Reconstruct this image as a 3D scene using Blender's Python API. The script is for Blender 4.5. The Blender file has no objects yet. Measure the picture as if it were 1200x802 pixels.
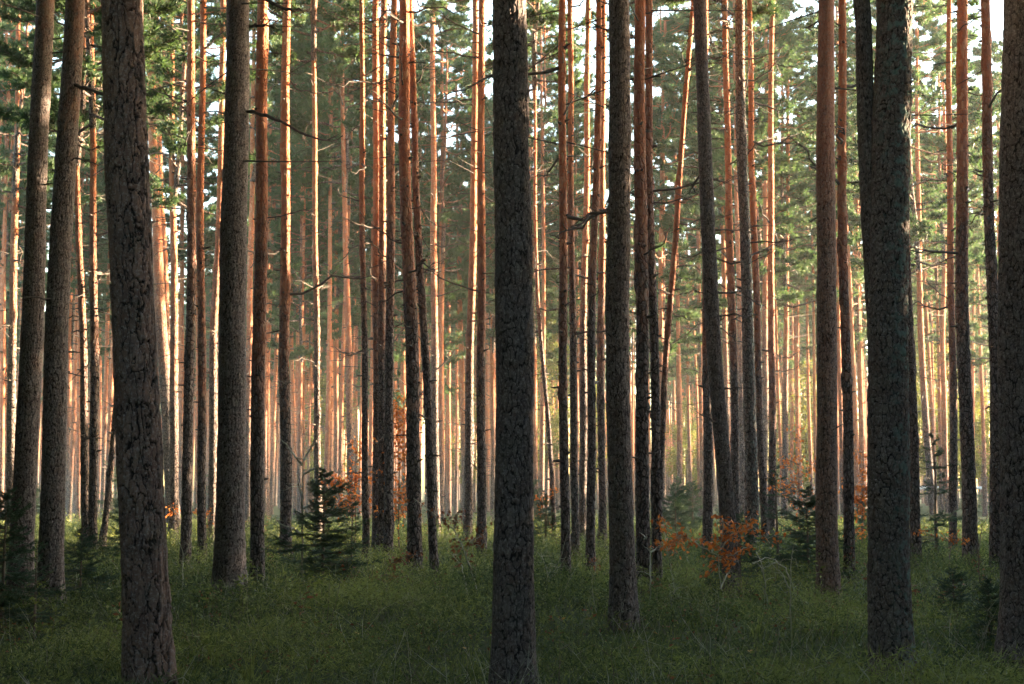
import bpy, math, random
import numpy as np
from mathutils import Vector, Matrix

random.seed(7)
rng = np.random.default_rng(7)
scene = bpy.context.scene
COL = scene.collection
R = math.radians

# ------------------------------------------------------------------ camera
F_PX, CX, CY, CAM_H = 1667.0, 600.0, 401.0, 1.5
HORIZON = 575.0
PITCH = math.atan((HORIZON - CY) / F_PX)
cam_d = bpy.data.cameras.new('camera')
cam = bpy.data.objects.new('camera', cam_d)
COL.objects.link(cam)
cam.location = (0, 0, CAM_H)
cam.rotation_euler = (math.pi / 2 + PITCH, 0, 0)
cam_d.sensor_width = 36.0
cam_d.lens = 36.0 * F_PX / 1200.0
cam_d.clip_start = 0.1
cam_d.clip_end = 5000
cam_d.dof.use_dof = True
cam_d.dof.focus_distance = 13.0
cam_d.dof.aperture_fstop = 6.3
scene.camera = cam


def at(px, py, Y):
    """photo pixel -> world point on the upright plane at depth Y"""
    u, v = (px - CX) / F_PX, (CY - py) / F_PX
    y = math.cos(PITCH) - v * math.sin(PITCH)
    z = math.sin(PITCH) + v * math.cos(PITCH)
    t = Y / y
    return u * t, CAM_H + z * t


def depth_of(py):
    """depth at which the ground shows at photo row py"""
    v = (CY - py) / F_PX
    y = math.cos(PITCH) - v * math.sin(PITCH)
    z = math.sin(PITCH) + v * math.cos(PITCH)
    return -CAM_H / z * y


def px_of(x, Y):
    return CX + F_PX * x / (Y * math.cos(PITCH))


# ------------------------------------------------------------------ helpers
def mesh_np(name, verts, faces, mats, mat_idx=None, attrs=None, smooth=False):
    """verts (n,3); faces: list of (m,k) int arrays"""
    me = bpy.data.meshes.new(name)
    verts = np.asarray(verts, dtype=np.float32)
    if not isinstance(faces, (list, tuple)):
        faces = [faces]
    faces = [np.asarray(f, dtype=np.int32) for f in faces if len(f)]
    me.vertices.add(len(verts))
    me.vertices.foreach_set('co', verts.ravel())
    loops = np.concatenate([f.ravel() for f in faces])
    tot = np.concatenate([np.full(len(f), f.shape[1], np.int32) for f in faces])
    start = np.concatenate([[0], np.cumsum(tot)[:-1]]).astype(np.int32)
    me.loops.add(len(loops))
    me.loops.foreach_set('vertex_index', loops)
    me.polygons.add(len(tot))
    me.polygons.foreach_set('loop_start', start)
    me.polygons.foreach_set('loop_total', tot)
    if mat_idx is not None:
        me.polygons.foreach_set('material_index', np.asarray(mat_idx, np.int32))
    if smooth:
        me.polygons.foreach_set('use_smooth', np.ones(len(tot), bool))
    me.update(calc_edges=True)
    for m in (mats if isinstance(mats, (list, tuple)) else [mats]):
        me.materials.append(m)
    for k, a in (attrs or {}).items():
        at_ = me.attributes.new(k, 'FLOAT', 'POINT')
        at_.data.foreach_set('value', np.asarray(a, np.float32))
    me.validate()
    return me


def obj(name, me, parent=None, loc=(0, 0, 0), rot=(0, 0, 0), scale=(1, 1, 1)):
    o = bpy.data.objects.new(name, me)
    o.location, o.rotation_euler, o.scale = loc, rot, scale
    if parent is not None:
        o.parent = parent
    COL.objects.link(o)
    return o


def thing(name, label, cat, loc, group=None, rotz=0.0):
    o = bpy.data.objects.new(name, None)
    o.empty_display_size = 0.2
    o.location = loc
    o.rotation_euler = (0, 0, rotz)
    COL.objects.link(o)
    return tag(o, label, cat, group)


def tag(o, label=None, cat=None, group=None, kind=None):
    if label: o['label'] = label
    if cat: o['category'] = cat
    if group: o['group'] = group
    if kind: o['kind'] = kind
    return o


class MB:
    """collects triangles and quads for one mesh"""
    def __init__(self):
        self.v, self.q, self.t, self.n = [], [], [], 0
        self.qm, self.tm = [], []
        self.att = []

    def add(self, verts, quads=None, tris=None, mat=0, att=0.5):
        verts = np.asarray(verts, np.float32)
        self.v.append(verts)
        self.att.append(np.full(len(verts), att, np.float32) if np.isscalar(att) else np.asarray(att, np.float32))
        if quads is not None:
            quads = np.asarray(quads, np.int32)
            self.q.append(quads + self.n); self.qm.append(np.full(len(quads), mat, np.int32))
        if tris is not None:
            tris = np.asarray(tris, np.int32)
            self.t.append(tris + self.n); self.tm.append(np.full(len(tris), mat, np.int32))
        self.n += len(verts)

    def tube(self, pts, radii, sides=6, mat=0, att=0.5):
        pts = np.asarray(pts, np.float64)
        n = len(pts)
        tan = np.gradient(pts, axis=0)
        tan /= np.linalg.norm(tan, axis=1)[:, None] + 1e-9
        ref = np.array([0, 0, 1.0]) if abs(tan[:, 2]).mean() < 0.8 else np.array([1.0, 0, 0])
        a = np.cross(tan, ref); a /= np.linalg.norm(a, axis=1)[:, None] + 1e-9
        b = np.cross(tan, a)
        th = np.linspace(0, 2 * np.pi, sides, endpoint=False)
        r = np.asarray(radii, float)[:, None, None]
        vs = pts[:, None, :] + r * (np.cos(th)[None, :, None] * a[:, None, :] + np.sin(th)[None, :, None] * b[:, None, :])
        i = np.arange(n - 1)[:, None] * sides; j = np.arange(sides)[None, :]; k = (j + 1) % sides
        q = np.stack([i + j, i + k, i + sides + k, i + sides + j], -1).reshape(-1, 4)
        self.add(vs.reshape(-1, 3), quads=q, mat=mat, att=att)

    def needles(self, base, dirs, length, width, mat=1, att=0.5):
        """one thin triangle per base point"""
        base = np.asarray(base, float); dirs = np.asarray(dirs, float)
        n = len(base)
        dirs = dirs / (np.linalg.norm(dirs, axis=1)[:, None] + 1e-9)
        side = np.cross(dirs, rng.normal(size=(n, 3)))
        side /= np.linalg.norm(side, axis=1)[:, None] + 1e-9
        L = np.broadcast_to(np.asarray(length, float), (n,))[:, None]
        W = np.broadcast_to(np.asarray(width, float), (n,))[:, None]
        v = np.stack([base - side * W * .5, base + side * W * .5, base + dirs * L], 1).reshape(-1, 3)
        t = np.arange(3 * n).reshape(-1, 3)
        a = np.repeat(np.broadcast_to(np.asarray(att, float), (n,)), 3)
        self.add(v, tris=t, mat=mat, att=a)

    def leaves(self, base, dirs, length, width, mat=1, att=0.5, fold=0.25):
        """diamond leaves, slightly folded along the midrib (2 tris -> 4 verts)"""
        base = np.asarray(base, float); dirs = np.asarray(dirs, float)
        n = len(base)
        dirs = dirs / (np.linalg.norm(dirs, axis=1)[:, None] + 1e-9)
        nr = rng.normal(size=(n, 3)); nr[:, 2] += 0.8
        side = np.cross(dirs, nr); side /= np.linalg.norm(side, axis=1)[:, None] + 1e-9
        up = np.cross(side, dirs)
        L = np.broadcast_to(np.asarray(length, float), (n,))[:, None]
        W = np.broadcast_to(np.asarray(width, float), (n,))[:, None]
        m = base + dirs * L * .45
        v = np.stack([base, m + side * W * .5 + up * W * fold, base + dirs * L - up * L * .12, m - side * W * .5 + up * W * fold], 1).reshape(-1, 3)
        i = np.arange(n)[:, None] * 4
        t = np.concatenate([i + [0, 1, 2], i + [0, 2, 3]])
        a = np.repeat(np.broadcast_to(np.asarray(att, float), (n,)), 4)
        self.add(v, tris=t, mat=mat, att=a)

    def mesh(self, name, mats, smooth=True):
        faces, mi = [], []
        if self.q: faces.append(np.concatenate(self.q)); mi.append(np.concatenate(self.qm))
        if self.t: faces.append(np.concatenate(self.t)); mi.append(np.concatenate(self.tm))
        return mesh_np(name, np.concatenate(self.v), faces, mats, np.concatenate(mi), {'tint': np.concatenate(self.att)}, smooth)


def hash2(i, j, s=0):
    h = np.sin(i * 127.1 + j * 311.7 + s * 74.7) * 43758.5453
    return h - np.floor(h)


def vnoise(x, y, s=0, wrap=None):
    xi, yi = np.floor(x), np.floor(y)
    fx, fy = x - xi, y - yi
    fx = fx * fx * (3 - 2 * fx); fy = fy * fy * (3 - 2 * fy)
    w = (lambda a: np.mod(a, wrap)) if wrap else (lambda a: a)
    a, b = hash2(w(xi), yi, s), hash2(w(xi + 1), yi, s)
    c, d = hash2(w(xi), yi + 1, s), hash2(w(xi + 1), yi + 1, s)
    return (a * (1 - fx) + b * fx) * (1 - fy) + (c * (1 - fx) + d * fx) * fy


def ground_z(x, y):
    x = np.asarray(x, float); y = np.asarray(y, float)
    r = np.hypot(x, y)
    f = np.clip((r - 3) / 8, 0, 1)
    z = (vnoise(x * .16 + 50, y * .16 + 50, 1) - .5) * .30 + (vnoise(x * .6 + 9, y * .6 + 9, 2) - .5) * .10
    return z * f - .03


# ------------------------------------------------------------------ materials
class NT:
    def __init__(self, name):
        self.m = bpy.data.materials.new(name)
        self.m.use_nodes = True
        self.t = self.m.node_tree
        self.t.nodes.clear()
        self.out = self.n('ShaderNodeOutputMaterial')

    def n(self, typ, **kw):
        nd = self.t.nodes.new(typ)
        for k, v in kw.items(): setattr(nd, k, v)
        return nd

    def l(self, a, b): self.t.links.new(a, b)

    def val(self, sock, v):
        if hasattr(v, 'is_linked') or hasattr(v, 'links'): self.l(v, sock)
        else: sock.default_value = v

    def math(self, op, a, b=0.0, clamp=False):
        nd = self.n('ShaderNodeMath', operation=op, use_clamp=clamp)
        self.val(nd.inputs[0], a); self.val(nd.inputs[1], b)
        return nd.outputs[0]

    def mix(self, fac, a, b, blend='MIX'):
        nd = self.n('ShaderNodeMix', data_type='RGBA', blend_type=blend)
        self.val(nd.inputs[0], fac)
        for s, v in ((nd.inputs[6], a), (nd.inputs[7], b)):
            if isinstance(v, tuple): s.default_value = (*v, 1) if len(v) == 3 else v
            else: self.l(v, s)
        return nd.outputs[2]

    def rng(self, v, a, b, c=0.0, d=1.0):
        nd = self.n('ShaderNodeMapRange', clamp=True)
        self.val(nd.inputs[0], v)
        for k, x in enumerate((a, b, c, d)): nd.inputs[k + 1].default_value = x
        return nd.outputs[0]

    def noise(self, vec, scale, detail=3.0, rough=.55, dim='3D'):
        nd = self.n('ShaderNodeTexNoise', noise_dimensions=dim)
        if vec is not None: self.l(vec, nd.inputs['Vector'])
        nd.inputs['Scale'].default_value = scale
        nd.inputs['Detail'].default_value = detail
        nd.inputs['Roughness'].default_value = rough
        return nd.outputs['Fac']

    def attr(self, name):
        return self.n('ShaderNodeAttribute', attribute_name=name).outputs['Fac']


def bark_material(name, near, lichen=0.0, orange_from=5.0, orange_to=9.5, low_a=(.082, .066, .062), low_b=(.235, .195, .18)):
    N = NT(name)
    tc = N.n('ShaderNodeTexCoord').outputs['Object']
    rnd = N.n('ShaderNodeObjectInfo').outputs['Random']
    off = N.n('ShaderNodeVectorMath', operation='MULTIPLY_ADD')
    N.l(tc, off.inputs[0]); off.inputs[1].default_value = (1, 1, 1)
    cmb = N.n('ShaderNodeCombineXYZ')
    N.l(N.math('MULTIPLY', rnd, 37.0), cmb.inputs[2]); N.l(N.math('MULTIPLY', rnd, 3.0), cmb.inputs[0])
    N.l(cmb.outputs[0], off.inputs[2])
    p = off.outputs[0]
    z = N.n('ShaderNodeSeparateXYZ'); N.l(tc, z.inputs[0])
    big = N.noise(p, 1.3, 3)
    fine = N.noise(p, 42.0, 5, .72)
    mid = N.noise(p, 9.0, 4, .6)
    if near:
        fis, plate = N.attr('fissure'), N.attr('plate')
    else:
        mp = N.n('ShaderNodeMapping'); N.l(p, mp.inputs[0]); mp.inputs['Scale'].default_value = (1, 1, .42)
        wv = N.n('ShaderNodeVectorMath', operation='ADD')
        nz = N.n('ShaderNodeTexNoise'); N.l(mp.outputs[0], nz.inputs['Vector']); nz.inputs['Scale'].default_value = 9.0
        sc = N.n('ShaderNodeVectorMath', operation='SCALE'); N.l(nz.outputs['Color'], sc.inputs[0]); sc.inputs['Scale'].default_value = .06
        N.l(mp.outputs[0], wv.inputs[0]); N.l(sc.outputs[0], wv.inputs[1])
        ve = N.n('ShaderNodeTexVoronoi', feature='DISTANCE_TO_EDGE'); N.l(wv.outputs[0], ve.inputs['Vector']); ve.inputs['Scale'].default_value = 19.0
        vc = N.n('ShaderNodeTexVoronoi', feature='F1'); N.l(wv.outputs[0], vc.inputs['Vector']); vc.inputs['Scale'].default_value = 19.0
        fis = N.rng(ve.outputs['Distance'], 0.0, .16)
        sp = N.n('ShaderNodeSeparateColor'); N.l(vc.outputs['Color'], sp.inputs[0])
        plate = sp.outputs[0]
    low = N.mix(plate, low_a, low_b)
    low = N.mix(N.rng(mid, .42, .68), low, (.135, .095, .078))
    low = N.mix(N.rng(fine, .5, .66, 0, .75), low, (.40, .345, .315))
    low = N.mix(N.rng(fis, 0.12, .95, .97, 0.0), low, (.022, .016, .014))
    # flaky orange bark of the upper stem
    up = N.mix(N.rng(mid, .35, .7), (.43, .125, .055), (.52, .195, .095))
    up = N.mix(N.rng(fine, .50, .68, 0, .8), up, (.20, .080, .048))
    up = N.mix(N.rng(N.noise(p, 20, 3, .6), .54, .66, 0, .6), up, (.30, .20, .15))
    up = N.mix(N.rng(plate, .72, .95, 0, .5), up, (.58, .36, .22))
    h = N.math('ADD', z.outputs['Z'], N.math('MULTIPLY', N.math('SUBTRACT', big, .5), 5.5))
    h = N.math('ADD', h, N.math('MULTIPLY', N.math('SUBTRACT', rnd, .5), 3.0))
    h = N.math('ADD', h, N.math('MULTIPLY', N.math('SUBTRACT', plate, .5), 2.0))
    col = N.mix(N.rng(h, orange_from, orange_to), low, up)
    # grey-green algae and lichen crust
    gl = N.rng(N.noise(p, 3.2, 5, .65), .56, .72, 0, .30)
    col = N.mix(gl, col, (.135, .15, .12))
    if lichen:
        side = N.rng(z.outputs['X'], -.06, .16)
        lm = N.rng(N.noise(p, 13.0, 4, .6), .50, .60)
        lm = N.math('MULTIPLY', N.math('MULTIPLY', lm, side), lichen)
        col = N.mix(lm, col, (.20, .29, .25))
    b = N.n('ShaderNodeBsdfPrincipled')
    N.l(col, b.inputs['Base Color'])
    b.inputs['Roughness'].default_value = .88
    b.inputs['Specular IOR Level'].default_value = .25
    hgt = N.math('ADD', N.math('MULTIPLY', fine, .35), N.math('MULTIPLY', mid, .4))
    if not near:
        keep = N.rng(h, orange_from, orange_to, 1.0, .5)
        hgt = N.math('ADD', hgt, N.math('MULTIPLY', N.math('MULTIPLY', fis, keep), 1.6))
    bp = N.n('ShaderNodeBump')
    bp.inputs['Strength'].default_value = .8
    bp.inputs['Distance'].default_value = .014 if near else .026
    N.l(hgt, bp.inputs['Height'])
    N.l(bp.outputs[0], b.inputs['Normal'])
    N.l(b.outputs[0], N.out.inputs[0])
    return N.m


def leaf_material(name, c0, c1, trans=.3, rough=.55, obj_var=.35, trans_tint=(1.0, 1.0, .6)):
    N = NT(name)
    t = N.attr('tint')
    rnd = N.n('ShaderNodeObjectInfo').outputs['Random']
    f = N.math('ADD', N.math('MULTIPLY', t, 1 - obj_var), N.math('MULTIPLY', rnd, obj_var), True)
    col = N.mix(f, c0, c1)
    b = N.n('ShaderNodeBsdfPrincipled')
    N.l(col, b.inputs['Base Color'])
    b.inputs['Roughness'].default_value = rough
    b.inputs['Specular IOR Level'].default_value = .3
    tr = N.n('ShaderNodeBsdfTranslucent')
    N.l(N.mix(1.0, col, trans_tint, 'MULTIPLY'), tr.inputs[0])
    mx = N.n('ShaderNodeMixShader'); mx.inputs[0].default_value = trans
    N.l(b.outputs[0], mx.inputs[1]); N.l(tr.outputs[0], mx.inputs[2])
    N.l(mx.outputs[0], N.out.inputs[0])
    return N.m


def plain_material(name, c0, c1, scale=20, rough=.85):
    N = NT(name)
    tc = N.n('ShaderNodeTexCoord').outputs['Object']
    col = N.mix(N.rng(N.noise(tc, scale, 4), .35, .65), c0, c1)
    b = N.n('ShaderNodeBsdfPrincipled')
    N.l(col, b.inputs['Base Color']); b.inputs['Roughness'].default_value = rough
    b.inputs['Specular IOR Level'].default_value = .25
    N.l(b.outputs[0], N.out.inputs[0])
    return N.m


M_NEAR = bark_material('bark_plates', True, orange_from=8.0, orange_to=14.0)
M_NEARR = bark_material('bark_plates_red', True, orange_from=5.5, orange_to=14.0, low_a=(.15, .085, .062), low_b=(.34, .22, .17))
M_NEARL = bark_material('bark_plates_lichen', True, lichen=.85, low_a=(.10, .082, .070), low_b=(.25, .205, .175), orange_from=8.0, orange_to=14.0)
M_MID = bark_material('bark_pine', False, orange_from=4.0, orange_to=9.0, low_a=(.086, .064, .058), low_b=(.195, .155, .142))
M_MIDL = bark_material('bark_pine_lichen', False, lichen=.6, orange_from=9, orange_to=16, low_b=(.19, .175, .15))
M_FAR = bark_material('bark_pine_far', False, orange_from=1.0, orange_to=6.5, low_a=(.086, .064, .058), low_b=(.195, .155, .142))
M_DEAD = plain_material('dead_wood', (.050, .040, .034), (.105, .088, .075), 14)
M_PALE = plain_material('pale_twig', (.30, .29, .22), (.46, .44, .34), 18)
M_TWIG = plain_material('brown_twig', (.10, .075, .055), (.19, .15, .11), 25)
M_NEEDLE = leaf_material('pine_needles', (.042, .092, .052), (.105, .165, .075), .42, trans_tint=(.95, 1.0, .6))
M_SPRUCE = leaf_material('spruce_needles', (.032, .066, .046), (.085, .130, .072), .2)
M_BROAD = leaf_material('young_green_leaves', (.10, .14, .035), (.24, .24, .06), .45)
M_BEECH = leaf_material('autumn_beech_leaves', (.34, .10, .034), (.84, .34, .085), .45, .5, .2, (1.0, .75, .5))
M_BROWN = leaf_material('withered_leaves', (.13, .055, .032), (.30, .13, .065), .35, .6, .2, (1.0, .8, .6))
M_GRASS = leaf_material('undergrowth_blades', (.036, .066, .025), (.31, .34, .115), .4, .6, 0.0)
M_STRAW = leaf_material('dry_grass', (.40, .36, .22), (.58, .54, .36), .3, .6, 0.0)


def ground_material():
    N = NT('forest_floor')
    tc = N.n('ShaderNodeTexCoord').outputs['Object']
    a = N.noise(tc, .35, 5, .6); b_ = N.noise(tc, 3.0, 5, .65); c = N.noise(tc, 26, 4, .7)
    col = N.mix(N.rng(a, .40, .62), (.032, .048, .018), (.058, .070, .028))
    col = N.mix(N.rng(b_, .55, .72, 0, .7), col, (.085, .060, .034))
    col = N.mix(N.rng(c, .55, .78, 0, .6), col, (.12, .085, .045))
    b = N.n('ShaderNodeBsdfPrincipled')
    N.l(col, b.inputs['Base Color']); b.inputs['Roughness'].default_value = .95
    b.inputs['Specular IOR Level'].default_value = .1
    bp = N.n('ShaderNodeBump'); bp.inputs['Distance'].default_value = .05
    N.l(N.math('ADD', N.math('MULTIPLY', c, .4), b_), bp.inputs['Height']); N.l(bp.outputs[0], b.inputs['Normal'])
    N.l(b.outputs[0], N.out.inputs[0])
    return N.m


M_GROUND = ground_material()

# ------------------------------------------------------------------ ground
def build_ground():
    r = np.concatenate([np.linspace(-1500, -210, 9), np.linspace(-200, -62, 24), np.linspace(-60, 60, 200), np.linspace(62, 200, 24), np.linspace(210, 1500, 9)])
    yy = np.concatenate([np.linspace(-1500, -60, 9), np.linspace(-50, 1, 20), np.linspace(1.5, 70, 230), np.linspace(72, 200, 40), np.linspace(215, 1500, 10)])
    X, Y = np.meshgrid(r, yy)
    Z = ground_z(X, Y)
    n, m = X.shape
    i = np.arange(n - 1)[:, None] * m; j = np.arange(m - 1)[None, :]
    q = np.stack([i + j, i + j + 1, i + m + j + 1, i + m + j], -1).reshape(-1, 4)
    me = mesh_np('ground', np.stack([X, Y, Z], -1).reshape(-1, 3), q, M_GROUND, smooth=True)
    tag(obj('ground', me), kind='structure')


build_ground()


# ------------------------------------------------------------------ trunks
def smooth01(x, a, b):
    t = np.clip((x - a) / (b - a), 0, 1)
    return t * t * (3 - 2 * t)


def taper(z, H):
    return np.clip(1.0 - .62 * (np.clip(z, 0, H) / H) ** 1.15, .1, 1.0)


def voro(a, b, nc, seed):
    ai, bi = np.floor(a), np.floor(b)
    f1 = np.full(a.shape, 9.0); f2 = np.full(a.shape, 9.0); cid = np.zeros(a.shape); gb = np.zeros(a.shape); r2 = np.zeros(a.shape)
    for di in (-1, 0, 1):
        for dj in (-1, 0, 1):
            ci, cj = ai + di, bi + dj
            cm = np.mod(ci, nc)
            x = ci + .08 + .84 * hash2(cm, cj, seed + 3); y = cj + .08 + .84 * hash2(cm, cj, seed + 4)
            d = np.hypot(a - x, b - y)
            nr = d < f1
            f2 = np.where(nr, f1, np.minimum(f2, d))
            cid = np.where(nr, hash2(cm, cj, seed + 6), cid)
            r2 = np.where(nr, hash2(cm, cj, seed + 17), r2)
            gb = np.where(nr, b - y, gb)
            f1 = np.where(nr, d, f1)
    return f2 - f1, cid, gb, r2


def trunk_mesh(name, path, r0, H, level, mat, seed, flare=.46, cell=(.062, .125), depth=.013, top=None, z0=-.25, fine_=(.016, 120), zdet=7.0):
    """path(z)->(x,y) arrays; level 0 near with modelled bark plates, 1 middle, 2 far"""
    if level == 0:
        zf = np.concatenate([np.arange(z0, zdet, fine_[0]), np.arange(zdet, top or H, .3), [top or H]]); nt = fine_[1]
    elif level == 1:
        zf = np.concatenate([np.arange(z0, 11.0, .07), np.arange(11.0, top or H, .5), [top or H]]); nt = 26
    else:
        zf = np.concatenate([np.arange(z0, 3.0, .25), np.arange(3.0, top or H, .7), [top or H]]); nt = 11
    th = np.linspace(0, 2 * np.pi, nt, endpoint=False)
    Zg, Tg = np.meshgrid(zf, th, indexing='ij')
    px, py = path(zf)
    rr = r0 * taper(zf, H)
    ph = hash2(seed, 3.0) * 6.28
    lob = .5 + .5 * np.cos(Tg * 4 + ph + np.sin(Tg * 2 + ph)) * .6 + .2 * np.cos(Tg * 7 + 2 * ph)
    fl = flare * np.exp(-np.clip(Zg + .05, 0, None) / .36) * (.5 + .9 * lob)
    Rg = rr[:, None] * (1 + fl)
    # slow bulges
    u = Tg / (2 * np.pi)
    Rg = Rg * (1 + (vnoise(u * 6, Zg * 1.6, seed, 6) - .5) * .10 + (vnoise(u * 3, Zg * .5, seed + 5, 3) - .5) * .07)
    attrs = {}
    if level == 0:
        nc = max(7, int(round(2 * np.pi * r0 / cell[0])))
        wa = (vnoise(u * 9, Zg * 3.5, seed + 1, 9) - .5) * 1.0 + (vnoise(u * 26, Zg * 13, seed + 9, 26) - .5) * .55 + (vnoise(u * 80, Zg * 50, seed + 19, 80) - .5) * .28
        wb = (vnoise(u * 14, Zg * 6, seed + 2, 14) - .5) * .9 + (vnoise(u * 36, Zg * 22, seed + 8, 36) - .5) * .45 + (vnoise(u * 90, Zg * 60, seed + 18, 90) - .5) * .2
        e, cid, gb, r2 = voro(u * nc + wa, Zg / cell[1] + wb, nc, seed)
        n2 = nc * 2
        e2, cid2, gb2, r3 = voro(u * n2 + wa * 1.2 + 3.3, Zg / (cell[1] * .38) + wb * 1.5, n2, seed + 40)
        # cracks open and close along their way, so that plates run together
        opn = smooth01(vnoise(u * 12, Zg * 7, seed + 21, 12), -.05, .36)
        f1_ = smooth01(e, .015, .14 + .12 * (1 - opn))
        f2_ = smooth01(e2, .01, .20)
        fade = (1 - .75 * smooth01(Zg, 5.0, 9.0))
        deep = (1 - f1_) * (.45 + .55 * opn)
        fis = np.clip(1 - deep - .55 * (1 - f2_) * smooth01(cid2, .2, .6), 0, 1)
        fine = vnoise(u * 120, Zg * 90, seed + 11, 120) - .5
        Rg = Rg + fade * (depth * (.25 - deep) + depth * .55 * (cid - .5) * f1_ + depth * .20 * gb * (r2 - .2) * f1_
                          + .0075 * (cid2 - .5) * f2_ - .0030 * (1 - f2_) + .0055 * gb2 * (r3 - .1) * f2_ + .0034 * fine)
        cid = np.clip(.45 * cid + .55 * cid2, 0, 1)
        attrs = {'fissure': fis.ravel(), 'plate': cid.ravel()}
    elif level == 1:
        Rg = Rg + (hash2(Tg * 9.1, Zg * 3.3, seed) - .5) * .013 * (1 - .7 * smooth01(Zg, 5, 9))
        kn = smooth01(vnoise(u * 10, Zg * 2.2, seed + 7, 10), .80, .97)
        Rg = Rg + kn * .022
    X = px[:, None] + Rg * np.cos(Tg); Yv = py[:, None] + Rg * np.sin(Tg)
    n, m = Zg.shape
    i = np.arange(n - 1)[:, None] * m; j = np.arange(m)[None, :]; k = (j + 1) % m
    q = np.stack([i + j, i + k, i + m + k, i + m + j], -1).reshape(-1, 4)
    V = np.stack([X, Yv, Zg], -1).reshape(-1, 3)
    if level == 0:
        return mesh_np(name, V, q, mat, attrs=attrs, smooth=True)
    mb = MB()
    mb.add(V, quads=q, mat=0)
    rs = random.Random(int(seed) * 13 + 5)
    z = rs.uniform(1.2, 2.5)
    while z < min(H * .8, 15.0):
        for _ in range(rs.choice((0, 1, 1, 2, 3) if level == 1 else (0, 0, 1, 1))):
            az = rs.uniform(0, 6.28); zc = z + rs.uniform(-.06, .06)
            bx, by = path(np.array([zc]))
            r = r0 * float(taper(np.array([zc]), H)[0])
            L = rs.choice((.02, .03, .05, .08, .14)) * (1 if level == 1 else 1.5); w_ = rs.uniform(.010, .022) * (1 if level == 1 else 1.4)
            d = np.array([math.cos(az), math.sin(az), rs.uniform(-.1, .35)])
            c0 = np.array([float(bx[0]), float(by[0]), zc]) + d * r * .9
            mb.tube(np.stack([c0, c0 + d * (r * .1 + L * .6), c0 + d * (r * .1 + L)]), [w_ * 1.5, w_, w_ * .5], 5, 1)
        z += rs.uniform(.22, .55)
    return mb.mesh(name, [mat, M_DEAD])


# ------------------------------------------------------------------ branch and crown prototypes
def dead_branch_mesh(L, r, nt, seed, droop):
    rs = np.random.default_rng(seed)
    mb = MB()
    n = 9
    t = np.linspace(0, 1, n)
    w = np.cumsum(rs.normal(0, .035, (n, 2)), axis=0) * L
    w -= w[0]
    z = droop * L * (t ** 1.6) + w[:, 1]
    pts = np.stack([t * L, w[:, 0] * 1.3, z], 1)
    pts = np.concatenate([[[-.06, 0, -.01]], pts])
    rad = np.concatenate([[r * 1.7], r * (1 - t) ** .7 + .003])
    rad[1] = r * 1.25
    mb.tube(pts, rad, 7)
    for k in range(nt):
        s = rs.uniform(.25, .95)
        p0 = np.array([np.interp(s, t, pts[1:, c]) for c in range(3)])
        ang = rs.choice([-1, 1]) * rs.uniform(.4, 1.1)
        d = np.array([math.cos(ang), math.sin(ang), rs.uniform(-.3, .5)])
        l2 = L * rs.uniform(.15, .42) * (1.15 - s)
        q = np.linspace(0, 1, 5)[:, None]
        bend = rs.normal(0, .12, 3)
        mb.tube(p0 + d * l2 * q + bend * l2 * q ** 2, np.linspace(r * .42, .002, 5), 4)
    return mb.mesh('branch', [M_DEAD])


BR_LONG = [dead_branch_mesh(L, r, nt, 100 + k, dr) for k, (L, r, nt, dr) in enumerate(
    [(1.5, .020, 7, -.10), (1.2, .017, 6, .22), (1.8, .023, 9, -.22), (.9, .015, 4, .05), (1.35, .018, 8, .35), (1.0, .014, 5, -.3)])]
BR_STUB = [dead_branch_mesh(L, r, nt, 140 + k, dr) for k, (L, r, nt, dr) in enumerate(
    [(.10, .013, 0, 0.), (.18, .012, 0, .3), (.28, .013, 1, -.2), (.40, .013, 2, .25)])]


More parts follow.
